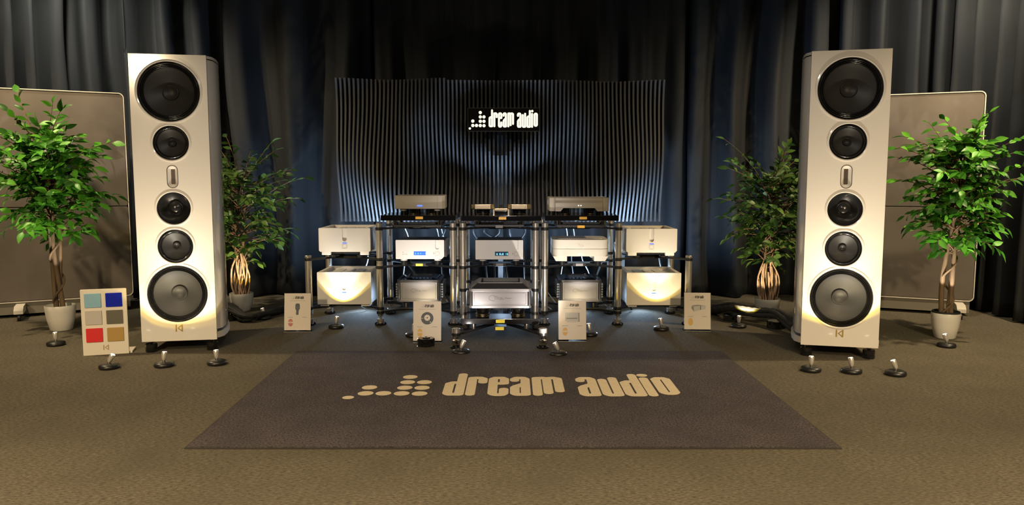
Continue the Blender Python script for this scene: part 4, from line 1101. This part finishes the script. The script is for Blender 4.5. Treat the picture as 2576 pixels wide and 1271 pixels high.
lamp('floor lamp straight in front of the left loudspeaker, pointing up', 413, 929, (0.02, 0.25, 0.95), (-2.36, 5.33, 0.70), 38, SPK, (-2.37, 5.32, 1.15), 2.4)
lamp('floor lamp right of the trio before the left loudspeaker, tilted left', 546, 924, (-0.15, 0.2, 0.95), (-2.42, 5.34, 0.80), 36, SPK * 0.7)
lamp('floor lamp in front of the leafy tree at far left', 141, 876, (-0.12, 0.15, 0.95), (-3.62, 5.95, 1.25), 33, 70, rim=False)
lamp('floor lamp beside the cable bundle, below the small tree left of the racks', 664, 810, (-0.28, 0.2, 0.9), (-2.42, 6.75, 0.52), 38, 34)
lamp('floor lamp on the carpet in front of the left end rack', 846, 833, (0.12, 0.2, 0.95), (-1.42, 6.36, 0.55), 38, 7.5, (-1.42, 6.36, 0.80), 3.5)
lamp('floor lamp at the back edge of the rug, left of the low stand', 1160, 897, (0.40, 0.3, 0.85), (-0.14, 5.7, 0.62), 36, 2.2, (-0.11, 6.4, 0.66), 9)
lamp('floor lamp at the back edge of the rug, right of the low stand', 1404, 902, (-0.45, 0.2, 0.85), (0.02, 6.4, 0.85), 34, 2.2, (-0.06, 6.4, 0.70), 14)
lamp('floor lamp on the carpet in front of the right end rack', 1663, 838, (-0.12, 0.2, 0.95), (1.24, 6.36, 0.55), 38, 7.5, (1.24, 6.36, 0.80), 3.5)
lamp('floor lamp left of the trio before the right loudspeaker', 2040, 941, (0.06, 0.2, 0.95), (2.20, 5.14, 0.78), 36, SPK * 0.7)
lamp('floor lamp straight in front of the right loudspeaker, middle of three', 2142, 945, (-0.08, 0.25, 0.95), (2.22, 5.12, 0.70), 38, SPK, (2.23, 5.12, 1.15), 2.4)
lamp('floor lamp right of the trio before the right loudspeaker, tilted left', 2253, 951, (-0.30, 0.2, 0.9), (2.24, 5.10, 0.80), 34, SPK * 0.7)
lamp('floor lamp in front of the leafy tree at far right', 2381, 880, (-0.25, 0.15, 0.92), (3.42, 5.72, 1.25), 33, 70, rim=False)
lamp('floor lamp before the small tree at right, beside the dark cable bundle', 1858, 831, (0.10, 0.2, 0.95), (2.22, 6.6, 0.52), 38, 32)
lamp('floor lamp half hidden behind the card with the round disc', 1040, 854, (0.15, 0.3, 0.95), (-0.80, 6.42, 0.50), 36, 3.2, (-0.80, 6.42, 0.68), 9)
lamp('floor lamp half hidden behind the card with the slotted box', 1483, 852, (-0.15, 0.3, 0.95), (0.60, 6.42, 0.50), 36, 3.2, (0.60, 6.42, 0.68), 9)

# ---------------------------------------------------------------- pucks, jar, cables
p = floor_at(1072, 871)
jar = thing('isolation_foot', 'squat black gloss cylinder with chrome top in front of the disc card', 'hi-fi accessory', p)
MB().lathe([(0.060, 0.0), (0.065, 0.004), (0.065, 0.056), (0.060, 0.062), (0.030, 0.063)], (0, 0, 0), seg=36).build('body', M_gloss, jar)
MB().lathe([(0.066, 0.0), (0.066, 0.004), (0.064, 0.006)], (0, 0, 0), seg=36).build('base_ring', M_chrome, jar)
MB().lathe([(0.032, 0.062), (0.032, 0.068), (0.028, 0.071), (0.010, 0.071), (0.008, 0.074)], (0, 0, 0), seg=24).build('chrome_top', M_chrome, jar)
for px, py, lab in ((578, 806, 'black cable lifter block under the cables right of the left loudspeaker'),
                    (1842, 808, 'black cable lifter block under the right cable bundle, beside the lamp'),
                    (1953, 826, 'black cable lifter block beside the base of the right loudspeaker')):
    p = floor_at(px, py)
    pk = thing('cable_lifter', lab, 'cable lifter', p, 0, 'black cable lifters')
    MB().lathe([(0.072, 0.0), (0.078, 0.005), (0.078, 0.055), (0.072, 0.062)], (0, 0, 0), seg=32).build('body', M_gloss, pk)
    MB().lathe([(0.080, 0.0), (0.080, 0.004), (0.077, 0.006)], (0, 0, 0), seg=32).build('base_ring', M_chrome, pk)
def smooth_path(pts, n=10):
    pts = [Vector(p) for p in pts]; out = []
    P = [pts[0]] + pts + [pts[-1]]
    for i in range(1, len(P) - 2):
        p0, p1, p2, p3 = P[i - 1], P[i], P[i + 1], P[i + 2]
        for k in range(n):
            t = k / n
            out.append(0.5 * ((2 * p1) + (p2 - p0) * t + (2 * p0 - 5 * p1 + 4 * p2 - p3) * t * t + (3 * p1 - p0 - 3 * p2 + p3) * t ** 3))
    out.append(pts[-1]); return out
def bundle(label, pts, n, rad, spread, seed):
    rnd = random.Random(seed)
    base = smooth_path(pts, 12)
    t = thing('cable_bundle', label, 'cables', (base[len(base) // 2].x, base[len(base) // 2].y, 0))
    for i in range(n):
        a0 = 2 * pi * i / n; tw = rnd.uniform(3, 7)
        r = rad * rnd.uniform(0.7, 1.15)
        q = []
        for k, p in enumerate(base):
            u = k / (len(base) - 1)
            off = Vector((spread * 0.6 * cos(a0 + tw * u), spread * sin(a0 + tw * u), spread * 0.55 * (1 + sin(a0 * 1.7 + tw * 1.3 * u))))
            c_ = p + off; c_.z = max(c_.z, r + 0.001)
            q.append(c_ - t.location)
        MB().tube(q, [r * (1 + 0.12 * sin(k * 2.1 + i)) for k in range(len(q))], 8).build('cable', M_sleeve, t)
    return t
def fz(px, py, z=0.02): 
    v = floor_at(px, py); v.z = z; return v
bundle('thick black sleeved cables trailing from the right loudspeaker to the racks', [fz(1745, 775, 0.015), fz(1790, 790, 0.02), fz(1842, 808, 0.096), fz(1900, 816, 0.086), fz(1953, 826, 0.096), fz(2005, 846, 0.04), fz(2040, 850, 0.03)], 6, 0.022, 0.040, 3)
bundle('thick black sleeved cables trailing from the left loudspeaker to the racks', [fz(545, 800, 0.07), fz(578, 806, 0.095), fz(622, 812, 0.03), fz(672, 800, 0.02), fz(720, 786, 0.02), fz(800, 772, 0.015)], 5, 0.020, 0.032, 5)
cn_ = 0
def wire(label, pts, r, m, group):
    P = smooth_path(pts, 8); o = Vector((P[0].x, P[0].y, 0))
    t = MB().tube([p - o for p in P], r, 6).build('cable', m)
    t.location = o
    return tag(t, label, 'cable', group)
rnd = random.Random(11)
ORD1 = ['leftmost', 'second from left', 'third from left', 'fourth from left', 'fifth from left', 'sixth from left', 'seventh from left', 'eighth from left', 'ninth from left', 'tenth from left', 'eleventh from left']
def ranks(xs):
    o = sorted(range(len(xs)), key=lambda i: xs[i]); r = [0] * len(xs)
    for k, i in enumerate(o): r[i] = k
    return r
xrank1 = ranks([-0.98, -0.70, -0.66, -0.46, 0.30, 0.50, 0.56, 0.64, 0.22, -1.36])
xrank2 = ranks([-0.35, -0.12, -0.02, 0.12, -0.25, -0.62, -1.0, 0.95, 0.86, 1.36, -0.5])
G1, G2 = 'thin pale cables behind the racks', 'black power cables behind the racks'
for i, (xa, za, xb, zb) in enumerate([(-0.98, 0.78, -1.02, 0.12), (-0.70, 0.80, -0.63, 0.10), (-0.66, 0.80, -0.58, 0.30), (-0.46, 0.55, -0.42, 0.08), (0.30, 0.46, 0.25, 0.10),
                                      (0.50, 0.80, 0.45, 0.12), (0.56, 0.80, 0.62, 0.14), (0.64, 0.60, 0.80, 0.12), (0.22, 0.40, 0.34, 0.14), (-1.36, 0.62, -1.48, 0.10)]):
    y = 7.0 + 0.04 * (i % 3)
    wire(ORD1[xrank1[i]] + ' of the ten thin pale grey cables hanging behind the racks', [(xa, y - 0.08, za), (xa + 0.02, y, za - 0.12), ((xa + xb) / 2 + rnd.uniform(-.05, .05), y + 0.03, (za + zb) / 2), (xb, y, zb + 0.02), (xb + 0.12, y, 0.008)], 0.005, M_cablew, G1)
for i, (xa, za, xb, zb) in enumerate([(-0.35, 0.80, -0.18, 0.56), (-0.12, 0.80, -0.25, 0.56), (-0.02, 0.80, 0.10, 0.56), (0.12, 0.80, -0.05, 0.56), (-0.25, 0.80, -0.08, 0.58), (-0.62, 0.82, -0.66, 0.5),
                                      (-1.0, 0.56, -0.9, 0.2), (0.95, 0.66, 1.02, 0.1), (0.86, 0.60, 0.70, 0.08), (1.36, 0.56, 1.44, 0.1), (-0.5, 0.62, -0.44, 0.3)]):
    y = 6.93 + 0.03 * (i % 3)
    wire(ORD1[xrank2[i]] + ' of the eleven black power cables looping down behind the racks', [(xa, y - 0.03, za), (xa, y, za - 0.06), ((xa + xb) / 2 + rnd.uniform(-.04, .04), y + 0.04, (za + zb) / 2 - 0.02), (xb, y, zb), (xb + 0.03, y, 0.22), (xb + 0.1, y + 0.02, 0.012)], 0.009, M_cable, G2)

# ---------------------------------------------------------------- trees
def leaf_mesh(name, L, Wd, fold, droop, m, tw=0.0):
    st = [(0.0, 0.03), (0.12, 0.42), (0.30, 0.90), (0.48, 1.0), (0.66, 0.82), (0.84, 0.42), (1.0, 0.0)]
    vs, fs = [], []
    for t, ww in st:
        x = L * t; z = -droop * L * t * t
        hw = Wd / 2 * ww
        a = tw * t
        vs += [(x, 0, z), (x, hw * cos(a), z + hw * fold + hw * sin(a)), (x, -hw * cos(a), z + hw * fold - hw * sin(a))]
    for k in range(len(st) - 1):
        b = 3 * k
        fs += [(b, b + 3, b + 4, b + 1), (b, b + 2, b + 5, b + 3)]
    me = bpy.data.meshes.new(name); me.from_pydata(vs, [], fs); me.shade_smooth(); me.materials.append(m)
    return me
LEAVES = {}
for key, m in (('g', M_leaf), ('d', M_leafd)):
    LEAVES[key] = [leaf_mesh('leaf', 1.0, wd, f, dr, m, tw) for wd, f, dr, tw in ((0.44, 0.25, 0.18, 0.2), (0.40, 0.35, 0.30, -0.3), (0.48, 0.15, 0.10, 0.1))]

def tree(label, base, pot, crown, trunk, key, seed, n_br, leaf_len, leaves_per=9, clip=None):
    """base: floor point; pot=(r_top, h); crown=(z0, z1, half width, x offset); trunk style"""
    rnd = random.Random(seed)
    t = thing('potted_tree', label, 'potted tree', base, 0, 'potted ficus trees')
    rt, ph = pot
    prof = [(rt * 0.66, 0.0), (rt * 0.72, 0.006), (rt * 0.90, ph * 0.45), (rt * 0.985, ph * 0.8), (rt, ph - 0.004), (rt * 0.985, ph), (rt * 0.95, ph - 0.003), (rt * 0.90, ph - 0.05), (rt * 0.85, ph - 0.055)]
    MB().lathe(prof, (0, 0, 0), seg=48).build('pot', M_pot, t, ang=60)
    if trunk == 'liner':
        MB().lathe([(rt * 0.94, ph - 0.01), (rt * 0.95, ph + 0.012), (rt * 0.90, ph + 0.014), (rt * 0.86, ph + 0.004), (rt * 0.84, ph - 0.02)], (0, 0, 0), seg=40).build('pot_liner', M_blackmat, t)
    MB().lathe([(rt * 0.90, ph - 0.035), (rt * 0.5, ph - 0.022), (0.001, ph - 0.018)], (0, 0, 0), seg=30, caps=False).build('soil', M_soil, t)
    z0, z1, hwid, xo = crown
    zt = z0 + (z1 - z0) * 0.90
    z_s = ph - 0.05
    if trunk in ('stems', 'liner'):
        stems = [(-0.030, 0.0, 0.021), (0.022, -0.018, 0.019), (0.030, 0.022, 0.016)]
        paths = []
        for i, (sx, sy, r) in enumerate(stems):
            pts, rs = [], []
            for k in range(17):
                u = k / 16; z = z_s + (zt - z_s) * u
                a = 1.6 * sin(2.2 * u * pi + i * 2.1)
                pts.append((sx * (1 + 0.3 * a) * (1 - 0.35 * u) + xo * u ** 1.4, sy * (1 + 0.4 * cos(5 * u + i)) + 0.01 * a, z)); rs.append(r * (1 - 0.62 * u))
            MB().tube(pts, rs, 10).build('stem', M_bark, t); paths.append(pts)
        vine = []
        for k in range(40):
            u = k / 39; z = z_s + (z0 + 0.12 - z_s) * u
            a = 2 * pi * 2.0 * u + seed
            vine.append((0.045 * cos(a) + xo * (u * 0.4) ** 1.4, 0.042 * sin(a), z))
        MB().tube(vine, 0.0085, 8).build('vine', M_bark, t)
    else:
        paths = []
        for i, (sx, sy, r) in enumerate([(-0.035, 0.0, 0.016), (0.035, 0.01, 0.015)]):
            pts, rs = [], []
            for k in range(17):
                u = k / 16; z = z_s + (zt - z_s) * u
                pts.append((sx * (0.7 + 0.5 * sin(3.5 * u + i * 1.5)) + 0.012 * sin(9 * u + i) + xo * u, sy + 0.012 * cos(7 * u + i), z)); rs.append(r * (1 - 0.5 * u))
            MB().tube(pts, rs, 8).build('stem', M_bark, t); paths.append(pts)
        for i in range(22):
            a0 = 2 * pi * i / 22 + rnd.uniform(-.2, .2); tw = rnd.uniform(-1.6, 1.6); hgt = rnd.uniform(0.28, 0.44)
            rr = rnd.uniform(0.030, 0.055); bul = rnd.uniform(-0.01, 0.035) if i % 6 else 0.055
            pts = []
            for k in range(13):
                u = k / 12
                q = rr * (1.05 - 0.35 * u) + bul * sin(pi * u) + 0.004 * sin(11 * u + i)
                pts.append((q * cos(a0 + tw * u), q * 0.8 * sin(a0 + tw * u), z_s + hgt * u))
            MB().tube(pts, [rnd.uniform(0.0055, 0.0085)] * 13, 6).build('root', M_root, t)
    # branches
    tw = MB(); placed = []
    for b in range(n_br):
        u = (b + rnd.random()) / n_br
        h = z0 - 0.02 + (z1 - z0) * 0.93 * u ** 0.72
        pth = paths[b % len(paths)]
        k = min(len(pth) - 1, max(0, int((h - z_s) / (zt - z_s) * 16)))
        s = Vector(pth[k]); s.z = min(h, zt)
        az = b * 2.39996 + rnd.uniform(-0.4, 0.4)
        w_ = (0.80 + 0.30 * sin(pi * min(1, u * 0.95 + 0.12))) if u < 0.75 else (1.0 - 0.40 * (u - 0.75) / 0.25)
        L = hwid * w_ * rnd.uniform(0.35, 1.05)
        el = rnd.uniform(0.35, 1.0) + 0.25 * max(0, u - 0.7) / 0.3
        pts = []
        d = Vector((cos(az) * cos(el), sin(az) * cos(el) * 0.9, sin(el)))
        cur = s.copy(); n = 9
        for q in range(n + 1):
            pts.append(cur.copy())
            d = (d + Vector((rnd.uniform(-.06, .06), rnd.uniform(-.06, .06), -0.055 - 0.020 * q * (1 - u)))).normalized()
            cur = cur + d * (L / max(cos(el), 0.45) / n)
        tw.tube(pts, [0.0055 * (1 - 0.7 * q / n) for q in range(n + 1)], 5)
        for q in range(leaves_per):
            f = 0.34 + 0.68 * (q + 0.5 * rnd.random()) / leaves_per
            ii = min(n - 1, int(f * n)); p0 = pts[ii].lerp(pts[ii + 1], min(1, f * n - ii))
            tg = (pts[ii + 1] - pts[ii]).normalized()
            side = tg.cross(Vector((0, 0, 1)))
            if side.length < .1: side = Vector((1, 0, 0))
            side.normalize(); sg = 1 if q % 2 else -1
            dirv = (tg * rnd.uniform(0.35, 0.9) + side * sg * rnd.uniform(0.5, 0.95) + Vector((rnd.uniform(-.2, .2), rnd.uniform(-.2, .2), rnd.uniform(-0.55, 0.5)))).normalized()
            if q == leaves_per - 1: dirv = (tg + Vector((0, 0, -0.2))).normalized()
            nm = (Vector((0, -0.45, 1)) * rnd.uniform(0.3, 1.0) + Vector((p0.x - s.x, p0.y - s.y, 0)).normalized() * rnd.uniform(0, 0.8) + Vector((rnd.uniform(-.5, .5), rnd.uniform(-.7, .3), 0)))
            yv = nm.cross(dirv)
            if yv.length < .05: continue
            yv.normalize(); zv = dirv.cross(yv).normalized()
            M = Matrix((dirv, yv, zv)).transposed().to_4x4()
            sc = leaf_len * rnd.uniform(0.72, 1.18)
            placed.append((p0.y - 0.1 * abs(p0.x), Matrix.Translation(p0) @ M @ Matrix.Scale(sc, 4), rnd.randrange(3), p0))
    tb = tw.build('twigs', M_twig, t, fix=False); tb['kind'] = 'stuff'
    if clip: placed = [q for q in placed if clip(base + q[3])]
    placed.sort(key=lambda q: q[0])
    for i, (_, M, v, _p) in enumerate(placed[:300]):
        o = bpy.data.objects.new('leaf', LEAVES[key][v]); o.matrix_local = M; COL.objects.link(o); o.parent = t
    rest = placed[300:]
    if rest:
        mb = MB()
        for _, M, v, _p in rest:
            me = LEAVES[key][v]
            mb.add([M @ q.co for q in me.vertices], [tuple(pl.vertices) for pl in me.polygons])
        o = mb.build('foliage', M_leaf if key == 'g' else M_leafd, t, fix=False, ang=180); o['kind'] = 'stuff'
    return t
def zz(px, py, Y): return at(px, py, Y)[1]
b1 = floor_at(155, 830); b2 = floor_at(2376, 850); b3 = floor_at(609, 782); b4 = floor_at(1929, 796)
sc1 = 318; 
tree('tall leafy tree in a white pot at far left, before the left partition', b1, (0.114, 0.208), (zz(140, 640, b1.y) + 0.11, zz(140, 352, b1.y), 0.385, -0.06), 'stems', 'g', 21, 160, 0.102, 9)
tree('tall leafy tree in a white pot with dark liner at far right', b2, (0.104, 0.200), (zz(2400, 660, b2.y) + 0.05, zz(2400, 350, b2.y), 0.335, 0.05), 'liner', 'g', 34, 155, 0.094, 9)
tree('shorter tree with pale tangled roots left of the racks, partly behind the loudspeaker', b3, (0.108, 0.170), (zz(620, 690, b3.y) + 0.07, zz(620, 440, b3.y), 0.44, 0.03), 'roots', 'd', 47, 105, 0.094, 9)
tree('shorter tree with pale tangled roots right of the racks, partly behind the loudspeaker', b4, (0.110, 0.165), (zz(1940, 690, b4.y) + 0.06, zz(1940, 455, b4.y), 0.40, 0.03), 'roots', 'd', 58, 110, 0.090, 9)
